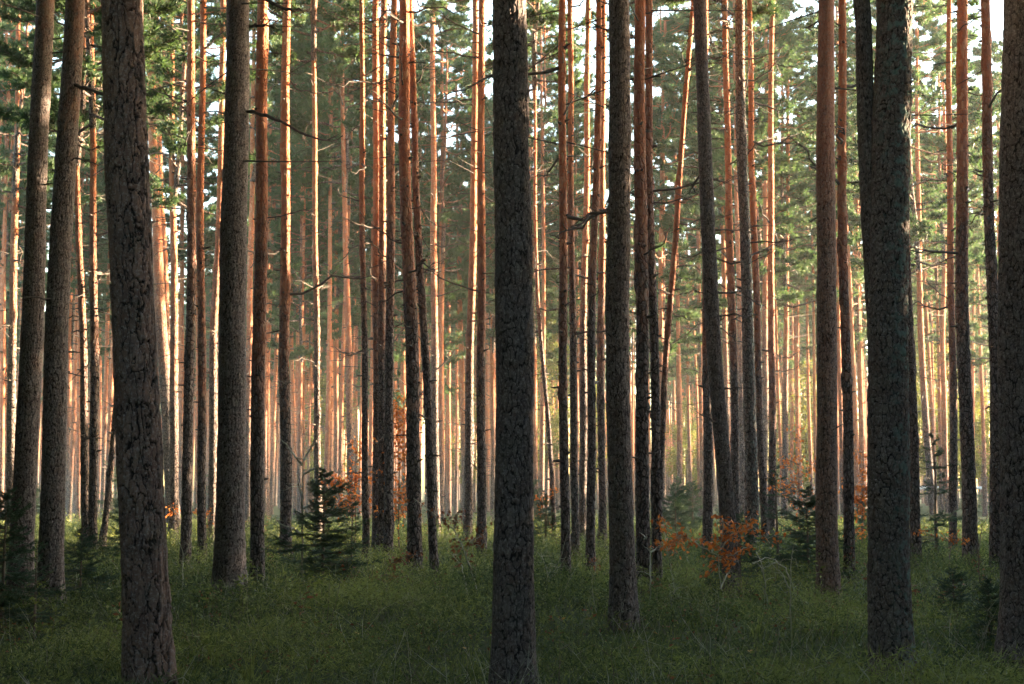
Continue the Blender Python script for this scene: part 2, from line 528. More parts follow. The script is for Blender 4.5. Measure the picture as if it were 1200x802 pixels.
def pine_crown_mesh(seed, Hc=8.5, Rc=2.3, nb=54, tuft=20, wide=.030, ln=.19, twigs=1.0, dead=16):
    rs = np.random.default_rng(seed)
    mb = MB()
    zz = np.linspace(0, Hc, 8)
    lead = np.stack([np.cumsum(rs.normal(0, .06, 8)), np.cumsum(rs.normal(0, .06, 8)), zz], 1); lead[0, :2] = 0
    mb.tube(lead, np.linspace(.075, .012, 8), 6, 0)
    B, D, A = [], [], []
    for k in range(nb):
        s = (k + rs.uniform(0, 1)) / nb
        s = s ** .85
        z = s * Hc * .97
        az = k * 2.4 + rs.uniform(-.5, .5)
        prof = (.55 + 1.1 * s) if s < .36 else (1.0 - ((s - .36) / .66) ** 1.7)
        L = Rc * max(.14, prof) * rs.uniform(.55, 1.15)
        rise = rs.uniform(-.12, .25) + .45 * s
        p0 = np.array([np.interp(z, zz, lead[:, 0]), np.interp(z, zz, lead[:, 1]), z])
        d = np.array([math.cos(az), math.sin(az), 0.])
        q = np.linspace(0, 1, 7)
        wob = np.cumsum(rs.normal(0, .04, (7, 3)), axis=0) * L; wob[0] = 0
        pts = p0 + d * (L * q)[:, None] + np.stack([0 * q, 0 * q, rise * L * q ** 1.5], 1) + wob
        mb.tube(pts, np.linspace(.030 * (1.2 - s * .7), .004, 7), 4, 0)
        ntw = int((8 + 11 * L / Rc) * twigs)
        shade = rs.uniform(0, .35)
        for j in range(ntw):
            u = rs.uniform(.35, 1.02)
            c0 = np.array([np.interp(min(u, 1), q, pts[:, c]) for c in range(3)])
            side = rs.choice([-1, 1]) * rs.uniform(.2, 1.1)
            dd = np.array([math.cos(az + side), math.sin(az + side), rs.uniform(.0, .5)])
            l2 = rs.uniform(.2, .55) * (1.25 - .55 * u)
            c1 = c0 + dd * l2
            mb.tube(np.stack([c0, (c0 + c1) / 2 + rs.normal(0, .02, 3), c1]), [.008, .005, .003], 3, 0)
            for m in range(int(2 + l2 * 7)):
                v = rs.uniform(.25, 1.05)
                c = c0 + dd * l2 * v + rs.normal(0, .035, 3)
                nd = rs.normal(size=(tuft, 3)); nd += dd * .9; nd[:, 2] += .5
                B.append(np.repeat(c[None], tuft, 0)); D.append(nd)
                A.append(np.full(tuft, np.clip(shade + rs.uniform(0, .5) + .25 * s, 0, 1)))
    B, D, A = np.concatenate(B), np.concatenate(D), np.concatenate(A)
    mb.needles(B, D, rs.uniform(.6, 1.15, len(B)) * ln, wide, 1, A)
    # dead twigs below the green crown
    for k in range(dead):
        z = -rs.uniform(.2, 5.5); az = rs.uniform(0, 6.28); L = rs.uniform(.3, 1.5)
        q = np.linspace(0, 1, 5)[:, None]
        d = np.array([math.cos(az), math.sin(az), rs.uniform(-.3, .35)])
        mb.tube(np.array([0, 0, z]) + d * L * q + rs.normal(0, .06, 3) * q ** 2, np.linspace(.013, .003, 5), 4, 2)
    return mb.mesh('crown', [M_FAR, M_NEEDLE, M_DEAD])


CROWNS = [pine_crown_mesh(200 + k, Hc=h, Rc=rc, nb=nb) for k, (h, rc, nb) in enumerate(
    [(9.5, 2.7, 66), (8.5, 2.4, 56), (11.5, 2.8, 78), (9.0, 2.5, 56), (12.0, 2.7, 80), (8.5, 3.0, 64)])]

# ------------------------------------------------------------------ pine catalogue (photo pixels)
# (width at row 400, base row or None, base x, x at row 400, x at 200, x at 0, options)
CAT = [
    (6, None, 6, 4, 4, 5), (9, 640, 12, 14, 20, 22), (4, None, 25, 25, 26, 27),
    (25, 700, 24, 38, 45, 52, 'edge'), (26, 706, 60, 65, 76, 86, 'stub'),
    (6, None, 79, 81, 87, 91), (4, None, 88, 88, 90, 92), (8, 655, 101, 98, 90, 86), (9, 658, 109, 111, 108, 106),
    (5, None, 120, 125, 132, 137), (6, 652, 119, 143, 154, 160),
    (50, 826, 176, 161, 149, 141, 'cracked'),
    (13, 632, 205, 190, 180, 174), (8, None, 199, 196, 187, 184), (9, 640, 203, 204, 202, 201), (6, None, 212, 213, 214, 214),
    (11, 668, 217, 223, 226, 223), (9, 662, 237, 237, 235, 238), (9, 640, 249, 250, 259, 261),
    (31, 706, 268, 272, 275, 278, 'bough'),
    (7, None, 290, 292, 296, 297), (15, 683, 301, 303, 308, 308), (6, None, 313, 314, 322, 326), (4, None, 317, 324, 336, 342),
    (12, 657, 335, 333, 334, 336), (4, None, 346, 342, 340, 340), (5, None, 349, 349, 350, 351), (5, None, 354, 355, 357, 358),
    (4, None, 360, 360, 361, 361), (4, None, 364, 366, 365, 364), (7, 640, 373, 371, 369, 367), (6, None, 387, 388, 389, 391),
    (5, None, 394, 394, 394, 394), (4, None, 400, 400, 400, 400), (7, None, 412, 408, 403, 400), (4, None, 417, 417, 417, 417),
    (7, 655, 429, 427, 424, 424), (10, 652, 442, 442, 441, 440), (9, 655, 448, 448, 447, 450), (10, 662, 454, 457, 458, 462),
    (5, None, 475, 472, 471, 470), (15, 678, 487, 483, 475, 473, 'forkless'), (9, 677, 510, 498, 487, 480),
    (6, None, 490, 489, 492, 495), (8, None, 511, 509, 508, 507), (7, None, 516, 517, 518, 518), (4, None, 526, 526, 526, 526),
    (6, None, 546, 540, 536, 534), (9, 642, 548, 551, 556, 557), (10, 657, 564, 564, 564, 564), (4, None, 571, 571, 571, 572),
    (5, None, 578, 577, 574, 574),
    (44, 800, 602, 602, 600, 598.5, 'centre'),
    (5, None, 628, 626, 620, 620), (5, 640, 650, 632, 627, 626), (3.5, None, 634, 634, 633, 633), (3.5, None, 640, 640, 640, 640),
    (3.5, None, 647, 647, 646, 645), (3.5, None, 653, 653, 653, 653),
    (10, 682, 663, 660, 659, 659), (8, 658, 675, 671, 669, 668), (8, 642, 683, 683, 688, 689), (9, 677, 692, 693, 699, 703),
    (8, 648, 706, 704, 706, 707),
    (27, 733, 731, 724, 725, 725, 'dark'),
    (15, 697, 755, 752, 750, 750), (10, 690, 771, 766, 761, 760), (6, None, 777, 774, 775, 780), (7, 660, 768, 782, 797, 812),
    (5, None, 797, 795, 791, 789), (3, None, 809, 809, 809, 809), (5, None, 823, 821, 816, 812), (10, 662, 829, 829, 828, 826),
    (17, 697, 858, 838, 826, 820, 'lean'),
    (6, None, 853, 850, 845, 842), (9, 650, 863, 859, 853, 850), (7, None, 871, 868, 863, 860), (14, 655, 881, 878, 870, 866, 'grey'),
    (8, 650, 897, 888, 881, 878), (7, None, 896, 896, 897, 898), (8, 642, 905, 904, 903, 905), (6, None, 919, 921, 923, 923),
    (5, None, 938, 933, 929, 928), (3.5, None, 928, 928, 928, 928), (3, None, 951, 951, 951, 951),
    (23, 699, 970, 967, 968, 968, 'red'),
    (11, 684, 996, 991, 987, 988), (5, None, 980, 980, 979, 979), (5, None, 1006, 999, 989, 986), (6, None, 1012, 1007, 1001, 997),
    (46, 785, 1046, 1037, 1032, 1050, 'lichen'),
    (11, 672, 1074, 1066, 1060, 1058), (7, None, 1095, 1079, 1075, 1074), (6, None, 1110, 1104, 1108, 1104), (3, None, 1098, 1098, 1097, 1097),
    (8, 650, 1117, 1116, 1113, 1113), (15, 667, 1138, 1129, 1128, 1129), (4, None, 1140, 1140, 1142, 1143),
    (3, None, 1150, 1147, 1143, 1141), (3, None, 1155, 1153, 1149, 1147), (13, 677, 1168, 1165, 1158, 1156), (6, None, 1172, 1171, 1170, 1168),
    (44, 765, 1196, 1195, 1195, 1196, 'black'),
]
ANCHOR = {
    'edge': ('dark pine at the far left edge', 'dark shaded pine nearest the left edge, orange sunlight on its upper right side'),
    'stub': ('pine with the broken bough', 'dark shaded pine with one broken bough stub, second thick trunk from the left'),
    'cracked': ('big cracked-bark pine', 'thick near pine with deeply cracked brown bark, leaning left towards its top'),
    'bough': ('bare-boughed pine', 'thick dark-plated pine with a long bare bough reaching out to its right'),
    'centre': ('thick centre pine', 'thick rough-barked pine standing nearest the centre, rising from the dark undergrowth'),
    'dark': ('dark pine right of centre', 'thick dark brown pine close right of centre with a straight trunk'),
    'lean': ('left-leaning pine', 'pine leaning left towards its top behind orange beech leaves, sunlit near its foot'),
    'red': ('broad reddish pine', 'broad straight reddish-brown pine standing left of the forked lichen-covered trunk'),
    'lichen': ('forked lichen pine', 'thick pine with blue-green lichen on scaly bark and a stem forking high up'),
    'forkless': ('straight dark pine left of centre', 'straight dark mid-sized pine left of centre with bare branch stubs high on its stem'),
    'grey': ('grey lichened pine', 'greyish lichened mid-sized pine with a bare side twig, right of the left-leaning pine'),
    'black': ('black right-edge pine', 'near-black thick pine trunk cut off by the right edge of the photo'),
}
ORD = ['first', 'second', 'third', 'fourth', 'fifth', 'sixth', 'seventh', 'eighth', 'ninth', 'tenth', 'eleventh', 'twelfth', 'thirteenth',
       'fourteenth', 'fifteenth', 'sixteenth', 'seventeenth', 'eighteenth', 'nineteenth', 'twentieth'] + ['twenty-' + s for s in
       ('first', 'second', 'third', 'fourth', 'fifth', 'sixth', 'seventh', 'eighth', 'ninth')] + ['thirtieth'] + ['thirty-' + s for s in
       ('first', 'second', 'third', 'fourth', 'fifth', 'sixth', 'seventh', 'eighth', 'ninth')] + ['fortieth'] + ['forty-' + s for s in
       ('first', 'second', 'third', 'fourth', 'fifth', 'sixth', 'seventh', 'eighth', 'ninth')]
PINES = 'pine trees standing in the forest'


def build_pine(x0, Y, path, r0, H, level, mat, seed, crown=None, nlong=0, nstub=0, zlo=4.5, zhi=13.0, **kw):
    g = float(ground_z(x0, Y))
    root = thing('pine_tree', None, 'tree', (x0, Y, g), PINES)
    obj('trunk', trunk_mesh('trunk', path, r0, H, level, mat, seed, **kw), root)
    rs = random.Random(seed)
    cm = CROWNS[seed % len(CROWNS)] if Y > 50 else CROWNS[(1, 3, 5)[seed % 3]]
    s = rs.uniform(1.2, 1.5) if Y > 50 else rs.uniform(1.0, 1.2)
    zc = H - .4
    hc = max(v.co.z for v in cm.vertices[:48]) * s
    zb = H - hc * .80
    cx, cy = path(np.array([zb]))
    obj('crown', cm, root, (float(cx[0]), float(cy[0]), zb), (0, 0, rs.uniform(0, 6.28)), (s, s, s))
    for k in range(nlong + nstub):
        lng = k < nlong
        z = rs.uniform(zlo, zhi) if lng else rs.uniform(max(1.8, zlo - 3), zhi)
        bx, by = path(np.array([z]))
        az = rs.uniform(0, 6.28)
        rad = r0 * float(taper(np.array([z]), H)[0]) * .9
        m = rs.choice(BR_LONG if lng else BR_STUB)
        sc = rs.uniform(.6, 1.25)
        obj('branch', m, root, (float(bx[0]) + rad * math.cos(az), float(by[0]) + rad * math.sin(az), z),
            (rs.uniform(-.5, .5), rs.uniform(-.35, .35), az), (sc, sc, sc))
    return root


def custom_branch(root, pixels, Y, r_px, label=None):
    """a bare bough along photo pixels, its points given some depth"""
    ox, oy, oz = root.location
    pts = []
    for k, (px, py, dy) in enumerate(pixels):
        x, z = at(px, py, Y + dy)
        pts.append((x - ox, Y + dy - oy, z - oz))
    pts = np.array(pts)
    n = 22
    t = np.linspace(0, 1, len(pts)); q = np.linspace(0, 1, n)
    p = np.stack([np.interp(q, t, pts[:, c]) for c in range(3)], 1)
    for _ in range(2):
        p[1:-1] = (p[:-2] + 2 * p[1:-1] + p[2:]) / 4
    p[2:] += rng.normal(0, .008, (n - 2, 3))
    r = r_px * Y / F_PX
    mb = MB()
    mb.tube(p, r * (1 - q * .72) * (1 + .15 * rng.normal(size=n)), 8)
    for k in range(7):
        i = int(rng.integers(6, n - 1))
        d = (p[i] - p[i - 2]); d /= np.linalg.norm(d)
        d = d * .7 + rng.normal(0, .55, 3)
        L = rng.uniform(.12, .4); s = np.linspace(0, 1, 4)[:, None]
        mb.tube(p[i] + d * L * s, np.linspace(r * .3, .002, 4), 4)
    return obj('branch', mb.mesh('branch', [M_DEAD]), root)


placed = []
roots = {}
cat_info = []
for idx, e in enumerate(CAT):
    w, by, bx, x4, x2, x0 = e[:6]
    key = e[6] if len(e) > 6 else None
    if by is not None:
        Y = depth_of(by)
    else:
        Y = (.235 + .03 * math.sin(idx * 2.7)) * F_PX / w
        Y = min(max(Y, 34), 150)
    by_ = by or (HORIZON + CAM_H * F_PX / Y)
    bxw, _ = at(bx, by_, Y)
    Hh = 22.5 + 1.5 * math.sin(idx * 1.9)
    if idx in (1, 7, 8, 14): Hh = 16.8
    if w <= 7: Hh = 21.3 + 1.8 * math.sin(idx * 2.3)
    rows = [by_, 400, 200, 0] if key != 'lichen' else [by_, 400, 200, 100, 0]
    xs = [bx, x4, x2, x0] if key != 'lichen' else [bx, x4, 1037, 1044, 1050]
    if idx == 54: rows, xs = [by_, 500, 400, 350, 200, 0], [650, 644, 633, 629, 627, 626]
    P = [at(a, b, Y) for a, b in zip(xs, rows)]
    zs = np.array([0.] + [p[1] for p in P[1:]]); xw = np.array([p[0] - bxw for p in P])
    # continue upward with the lean easing off
    zt, sl = zs[-1], (xw[-1] - xw[-2]) / (zs[-1] - zs[-2])
    if zt < Hh:
        ze = np.linspace(zt, Hh + 8, 6)[1:]
        xe = xw[-1] + sl * 6 * (1 - np.exp(-(ze - zt) / 6)) * .8
        zs, xw = np.concatenate([zs, ze]), np.concatenate([xw, xe])
    zz = np.linspace(0, max(Hh, 1) + 1, 60)
    xx = np.interp(zz, zs, xw)
    for _ in range(6):
        xx[1:-1] = (xx[:-2] + 2 * xx[1:-1] + xx[2:]) / 4
    ph = idx * 1.3
    def path(z, zz=zz, xx=xx, ph=ph):
        z = np.asarray(z, float)
        return np.interp(z, zz, xx) + .012 * np.sin(z * 1.1 + ph) * np.clip(z, 0, 1), .05 * np.sin(z * .35 + ph) * np.clip(z / 3, 0, 1)
    z4 = P[1][1]
    r0 = w / 2 * Y / F_PX / float(taper(np.array([z4]), Hh)[0])
    near = key in ('cracked', 'bough', 'centre', 'dark', 'lichen', 'black', 'edge', 'stub', 'red', 'lean')
    level = 0 if near else (1 if Y < 62 else 2)
    mat = {0: M_NEAR, 1: M_MID, 2: M_FAR}[level]
    if key in ('red', 'cracked'): mat = M_NEARR
    if key == 'lichen': mat = M_NEARL
    if key == 'grey': mat = M_MIDL
    kw = {}
    if level == 0:
        kw = dict(cell={'cracked': (.058, .24), 'centre': (.052, .125), 'lichen': (.050, .088), 'bough': (.045, .11)}.get(key, (.050, .12)),
                  zdet=2.4 + .37 * Y,
                  fine_=(.0095, 230) if key in ('cracked', 'centre', 'lichen', 'dark', 'black') else (.014, 140),
                  depth={'cracked': .019, 'lichen': .013}.get(key, .013))
    nl, ns = (0, 0)
    if level == 1: nl, ns = (7, 9) if Y > 24 else (5, 7)
    if level == 2: nl, ns = 4, 3
    if key in ('edge', 'stub', 'red', 'lean'): nl, ns = 2, 6
    zl = 4.5
    if idx in (12, 13, 14, 16, 17): nl, zl = 16, 8.0
    root = build_pine(bxw, Y, path, r0, Hh, level, mat, idx + 3, nlong=nl, nstub=ns, zlo=zl, zhi=13.5 if zl < 5 else 16.5, **kw)
    placed.append((bxw, Y)); roots[key or idx] = (root, Y)
    if key == 'lichen':
        # second stem of the fork
        A = [at(1031, 400, Y), at(1022, 250, Y), at(1016, 120, Y), at(1013, 0, Y)]
        zq = np.array([p[1] for p in A]); xq = np.array([p[0] - bxw for p in A])
        zq = np.concatenate([zq, [zq[-1] + 5, 19.0]]); xq = np.concatenate([xq, [xq[-1] - .35, xq[-1] - .6]])
        def fp(z): return np.interp(z, zq, xq), .06 + 0 * np.asarray(z)
        obj('fork_stem', trunk_mesh('fork_stem', fp, r0 * .46, 19.0, 0, M_NEARL, 77, flare=0, cell=(.048, .085), depth=.011, z0=float(zq[0])), root)
        obj('crown', CROWNS[1], root, (float(xq[-1]), 0, 13.0), (0, 0, 2))
    cat_info.append((root, x4, w, key, x2, x0, bx))

# boughs the photo shows one by one
rt, Yb = roots['bough']
custom_branch(rt, [(286, 130, 0), (300, 133, -.05), (318, 138, -.1), (335, 145, -.1), (350, 154, -.05), (372, 163, .05), (390, 166, .1), (402, 160, .2)], Yb, 2.4)
custom_branch(rt, [(286, 33, .1), (298, 30, .05), (310, 30, 0), (322, 33, 0)], Yb, 2.6)
custom_branch(rt, [(290, -14, 0), (312, 0, -.1), (330, 9, -.1), (343, 12, -.1), (352, 10, -.1), (356, 16, -.1)], Yb, 2.8)
rt, Yb = roots['stub']
custom_branch(rt, [(78, 99, 0), (92, 102, -.05), (105, 106, -.1), (119, 110, -.1), (134, 112, 0), (150, 111, .2)], Yb, 3.0)
custom_branch(rt, [(78, 190, 0), (90, 185, -.1), (105, 190, -.2), (120, 194, -.2)], Yb, 1.2)
rt, Yb = roots[41 if 41 in roots else 'forkless']
custom_branch(rt, [(473, 68, 0), (455, 66, -.1), (440, 63, -.2), (428, 63, -.2), (418, 66, -.3)], Yb, 1.1)
custom_branch(rt, [(476, 68, 0), (481, 62, -.2), (486, 55, -.3)], Yb, 1.0)
custom_branch(rt, [(472, 100, -.1), (471, 80, -.3), (468, 60, -.4), (462, 45, -.4)], Yb, .9)
rt, Yb = roots['lean']
custom_branch(rt, [(830, 345, 0), (815, 341, -.1), (804, 343, -.2), (795, 346, -.2)], Yb, .9)
rt, Yb = roots['grey']
custom_branch(rt, [(873, 118, 0), (862, 125, -.1), (848, 135, -.2), (836, 146, -.3)], Yb, 1.0)
custom_branch(rt, [(872, 112, 0), (875, 96, -.2), (879, 70, -.3), (882, 50, -.4)], Yb, 1.0)
custom_branch(rt, [(874, 362, 0), (862, 362, -.1), (848, 366, -.2)], Yb, .8)

# ------------------------------------------------------------------ far pines filling the hazy background
def far_path(lean, ph):
    def p(z):
        z = np.asarray(z, float)
        return lean * z + .05 * np.sin(z * .3 + ph), .05 * np.cos(z * .27 + ph)
    return p


occ = [(x4 - w * .5 + .5, x4 + w * .5 - .5) for (_, x4, w, *_r) in cat_info]
far_info = []
tries = 0
FAR_MESH = []
for k in range(10):
    Hh = 17.0 + k * .6
    FAR_MESH.append((trunk_mesh('trunk', far_path((k - 4.5) * .0035, k), .10 + .006 * (k % 4), Hh, 2, M_FAR, 300 + k), Hh, (k - 4.5) * .0035, k))
NFAR = 190
while len(far_info) < NFAR and tries < 60000:
    tries += 1
    Y = math.sqrt(random.uniform(56 ** 2, 165 ** 2))
    px = random.uniform(-30, 1230)
    if px > 900 and random.random() < .35: continue
    x = (px - CX) / F_PX * Y
    me, Hh, ln, k = FAR_MESH[tries % 10]
    z4 = CAM_H + (HORIZON - 400) / F_PX * Y
    p4 = px + ln * z4 / Y * F_PX
    if any(a < p4 < b for a, b in occ): continue
    if any(abs(p4 - q[1]) < 1.7 for q in far_info): continue
    if any((x - a) ** 2 + (Y - b) ** 2 < 2 for a, b in placed): continue
    placed.append((x, Y))
    g = float(ground_z(x, Y))
    s = random.uniform(.9, 1.12)
    root = thing('pine_tree', None, 'tree', (x, Y, g), PINES)
    obj('trunk', me, root, (0, 0, 0), (0, 0, 0), (s, s, s))
    cm = CROWNS[random.randrange(len(CROWNS))]
    c = random.uniform(.8, 1.15)
    hc = max(v.co.z for v in cm.vertices[:48]) * c
    zb = Hh * s - hc * .8
    obj('crown', cm, root, (ln * zb, 0, zb), (0, 0, random.uniform(0, 6.28)), (c, c, c))
    far_info.append((root, p4, Y))

# ------------------------------------------------------------------ labels of the pines
anchors = sorted([(x4, key) for (_, x4, w, key, *_r) in cat_info if key in ANCHOR])


def gap_of(x):
    left = [a for a in anchors if a[0] < x]
    return left[-1][1] if left else None


count = {}
for root, x4, w, key, x2, x0, bx in sorted(cat_info, key=lambda c: c[1]):
    if key in ANCHOR:
        root['label'] = ANCHOR[key][1]
        continue
    g = gap_of(x4)
    size = 'mid-sized' if w >= 9 else ('slim' if w >= 5 else 'thread-thin')
    tone = 'brown' if w >= 9 else 'orange-barked'
    count[(g, size)] = count.get((g, size), 0) + 1
    o = ORD[count[(g, size)] - 1]
    where = f'to the right of the {ANCHOR[g][0]}' if g else f'left of the {ANCHOR["edge"][0]}'
    root['label'] = f'{o} {size} {tone} pine {where}'
fc = {}
for root, p4, Y in sorted(far_info, key=lambda c: c[1]):
    g = gap_of(p4)
    fc[g] = fc.get(g, 0) + 1
    where = f'right of the {ANCHOR[g][0]}' if g else f'left of the {ANCHOR["edge"][0]}'
    root['label'] = f'{ORD[min(fc[g], len(ORD)) - 1]} hair-thin far pine {where}'


# ------------------------------------------------------------------ young spruces
def spruce_mesh(seed, h, whorls, per, width, nlen, nwid, step, twigs):
    rs = np.random.default_rng(seed)
    mt = MB()
    mt.tube([[0, 0, -.1], [.0, 0, h * .3], [rs.normal(0, .01) * h, 0, h * .7], [0, 0, h]], [h * .013 + .006, h * .011 + .004, h * .006 + .002, .002], 7, 0)
    mb = MB()
    B, D, A = [], [], []

    def strip(p0, p1, tint):
        L = np.linalg.norm(p1 - p0)
        n = max(3, int(L / step))
        t = np.linspace(.02, 1, n)[:, None]
        d = (p1 - p0) / (L + 1e-6)
        up = np.array([0, 0, 1.]); sd = np.cross(d, up); sd /= np.linalg.norm(sd) + 1e-6
        for s in (-1, 1, 0):
            B.append(p0 + (p1 - p0) * t)
            D.append(np.repeat((d * .75 + sd * s * .8 + up * (.15 if s else .7))[None], n, 0) + rs.normal(0, .15, (n, 3)))
            A.append(np.full(n, tint))

    for k in range(whorls):
        s = (k + .3) / whorls
        z = h * (.04 + .95 * s)
        for j in range(per):
            az = rs.uniform(0, 6.28)
            zz = z + rs.uniform(-.5, .5) * h / whorls
            L = width * h * ((1 - s) ** .85) * rs.uniform(.35, 1.15) + .05 * h * .3
            d = np.array([math.cos(az), math.sin(az), 0])
            q = np.linspace(0, 1, 6)
            dr = -.22 + .5 * s + rs.normal(0, .10)
            pts = np.array([0, 0, zz]) + d * (L * q)[:, None] + np.stack([0 * q, 0 * q, L * (dr * q + .22 * q ** 3)], 1)
            mb.tube(pts, np.linspace(.006 * h * .4 + .003, .0015, 6), 4, 0)
            tint = rs.uniform(0, .7)
            for i in range(5):
                strip(pts[i], pts[i + 1], tint + .1)
            for i in range(twigs):
                u = rs.uniform(.2, .95)
                c = np.array([np.interp(u, q, pts[:, m]) for m in range(3)])
                sg = 1 if i % 2 else -1
                dd = np.array([math.cos(az + sg * .8), math.sin(az + sg * .8), -.12 + rs.normal(0, .08)])
                strip(c, c + dd * L * .42 * (1.1 - u) * rs.uniform(.6, 1.2), tint + rs.uniform(-.1, .3))
    B, D, A = np.concatenate(B), np.concatenate(D), np.concatenate(A)
    mb.needles(B, D, nlen * rs.uniform(.7, 1.2, len(B)), nwid, 1, np.clip(A, 0, 1))
    return mt.mesh('trunk', [M_TWIG]), mb.mesh('crown', [M_TWIG, M_SPRUCE])


SPR_S = [spruce_mesh(400, 2.0, 15, 7, .60, .042, .0085, .010, 16), spruce_mesh(401, 2.0, 9, 5, .40, .040, .010, .018, 9), spruce_mesh(402, 2.0, 12, 7, .80, .042, .0085, .010, 16)]
SPR_L = [spruce_mesh(420 + k, 9.0, 26, 7, .20, .16, .035, .07, 9) for k in range(2)]


def spruce(x, Y, h, label, big=False, group='young spruces of the undergrowth', v=0):
    t, c = (SPR_L if big else SPR_S)[v % (2 if big else 3)]
    s = h / (9.0 if big else 2.0)
    root = thing('young_spruce', label, 'spruce', (x, Y, float(ground_z(x, Y)) - .03), group, random.uniform(0, 6.28))
    obj('trunk', t, root, scale=(s, s, s)); obj('crown', c, root, scale=(s, s, s))
    return root


for (px, py, hpx, label, v) in [
    (378, 690, 150, 'bushy dark young spruce beside the pale bare sapling', 0),
    (412, 668, 95, 'low dark spruce close right of the bushy one by the pale sapling', 1),
    (868, 694, 95, 'low spreading spruce under the orange beech spray', 2),
    (948, 684, 110, 'dark young spruce just left of the broad reddish pine', 0),
    (912, 678, 130, 'spindly young spruce with level tiers behind the beech spray', 1),
    (792, 640, 75, 'dark young spruce behind the red-leaved twig, right of the dark central pine', 2),
    (812, 632, 70, 'young spruce just left of the left-leaning pine, far back', 0),
    (1098, 655, 150, 'tall young spruce with thin tiers right of the forked lichen pine', 1),
    (1060, 650, 60, 'small spruce half hidden behind the forked lichen pine', 2),
    (1118, 720, 70, 'low shaded spruce in front, left of the black edge pine', 2),
    (1160, 745, 85, 'dark low spruce at the foot of the black edge pine', 0),
    (2, 725, 165, 'tall dark spruce at the left edge of the photo', 0),
    (40, 745, 130, 'low dark spruce in front of the leftmost thick pine', 1),
    (94, 700, 90, 'small shaded spruce between the broken-bough pine and the cracked pine', 2),
    (152, 660, 80, 'small spruce half hidden behind the big cracked-bark pine', 2),
    (540, 668, 45, 'tiny spruce in the grass left of the thick centre pine', 1),
    (640, 640, 60, 'small spruce in the gap right of the thick centre pine', 0),
    (1012, 640, 60, 'small spruce between the reddish pine and the forked pine', 0),
]:
    Y = depth_of(py)
    x, _ = at(px, py, Y)
    spruce(x, Y, hpx * Y / F_PX, label, v=v)

# low young growth further back
bk = 0
backs = []
for k in range(400):
    if bk >= 44: break
    Y = math.sqrt(random.uniform(42 ** 2, 110 ** 2))
    px = random.uniform(-20, 1220)
    x = (px - CX) / F_PX * Y
    if any((x - a) ** 2 + (Y - b) ** 2 < 1.2 for a, b in placed): continue
    placed.append((x, Y))
    h = random.uniform(.9, 2.2) * (1.4 if px < 420 or px > 1040 else 1.0)
    r = spruce(x, Y, h, None, v=k)
    backs.append((px, r)); bk += 1
bc = {}
for px, r in sorted(backs, key=lambda c: c[0]):
    g = gap_of(px)
    bc[g] = bc.get(g, 0) + 1
    where = f'right of the {ANCHOR[g][0]}' if g else f'left of the {ANCHOR["edge"][0]}'
    r['label'] = f'{ORD[bc[g] - 1]} small far-off spruce {where}'

# unseen trees added out of frame for shade, and the wood far behind
def mesh_data(me):
    v = np.empty(len(me.vertices) * 3, np.float32); me.vertices.foreach_get('co', v)
    me.calc_loop_triangles()
    t = np.empty(len(me.loop_triangles) * 3, np.int32); me.loop_triangles.foreach_get('vertices', t)
    mi = np.empty(len(me.loop_triangles), np.int32); me.loop_triangles.foreach_get('material_index', mi)
    tint = np.empty(len(me.vertices), np.float32); me.attributes['tint'].data.foreach_get('value', tint)
    return v.reshape(-1, 3), t.reshape(-1, 3), mi, tint


def gather(name, items, mats, label, cat):
    V, T, MI, A, n = [], [], [], [], 0
    for (v, t, mi, tint), (x, y, z), sc, rot, mshift in items:
        c_, s_ = math.cos(rot), math.sin(rot)
        w_ = np.stack([v[:, 0] * c_ - v[:, 1] * s_, v[:, 0] * s_ + v[:, 1] * c_, v[:, 2]], 1) * sc + [x, y, z]
        V.append(w_); T.append(t + n); MI.append(mi + mshift); n += len(v)
        A.append(np.clip(tint + random.uniform(-.2, .2), 0, 1))
    me = mesh_np(name, np.concatenate(V), np.concatenate(T), mats, np.concatenate(MI), {'tint': np.concatenate(A)})
    return tag(obj(name, me), label, cat, kind='stuff')


CH_SPR = mesh_data(spruce_mesh(440, 9.0, 16, 6, .21, .50, .15, .26, 3)[1])
CH_PIN = [mesh_data(pine_crown_mesh(450 + k, 9.0, 2.8, 34, 5, .10, .42, .6, 0)) for k in range(3)]
items = []
for k in range(39):                       # sunny side, tallest beside the viewer
    Y = -5 + k * 1.35 + random.uniform(-.5, .5)
    x = max(.372 * Y, 0) + random.uniform(7.5, 15)
    hs = random.uniform(1.25, 1.75) - max(0, Y - 34) * .04
    if math.hypot(x - 17.4, Y - 17.1) < 3.2: hs = random.uniform(.72, .95)      # kept short here to let some sun onto the near trunks
    items.append((CH_SPR, (x, Y, -.1), hs, random.uniform(0, 6), 3))
for k in range(10, 62):
    Y = -8 + k * 2.9 + random.uniform(-1, 1)
    for row in range(2):
        if row and k % 2: continue
        x = max(.372 * Y, 0) + 9 + row * 3.5 + random.uniform(-1, 1)
        h = random.uniform(4.5, 9.0) + .022 * Y
        items.append((CH_SPR, (x, Y, -.1), h / 9, random.uniform(0, 6), 3))
for k in range(44):                       # added on the left to cut side light
    Y = -8 + k * 1.3
    items.append((CH_SPR, (-max(.372 * Y, 0) - 5.5 + random.uniform(-1, 1), Y, -.1), random.uniform(1.0, 1.6), random.uniform(0, 6), 3))
for k in range(30):                       # low spruces added to keep sun off the near ground
    Y = 2 + k * .9
    items.append((CH_SPR, (.372 * Y + random.uniform(6.5, 9.5), Y, -.1), random.uniform(.38, .56), random.uniform(0, 6), 3))
for k in range(38):                       # unseen spruces added to darken the left edge
    Y = random.uniform(1, 30)
    items.append((CH_SPR, (-.372 * Y - random.uniform(5, 10), Y, -.1), random.uniform(1.0, 1.7), random.uniform(0, 6), 3))
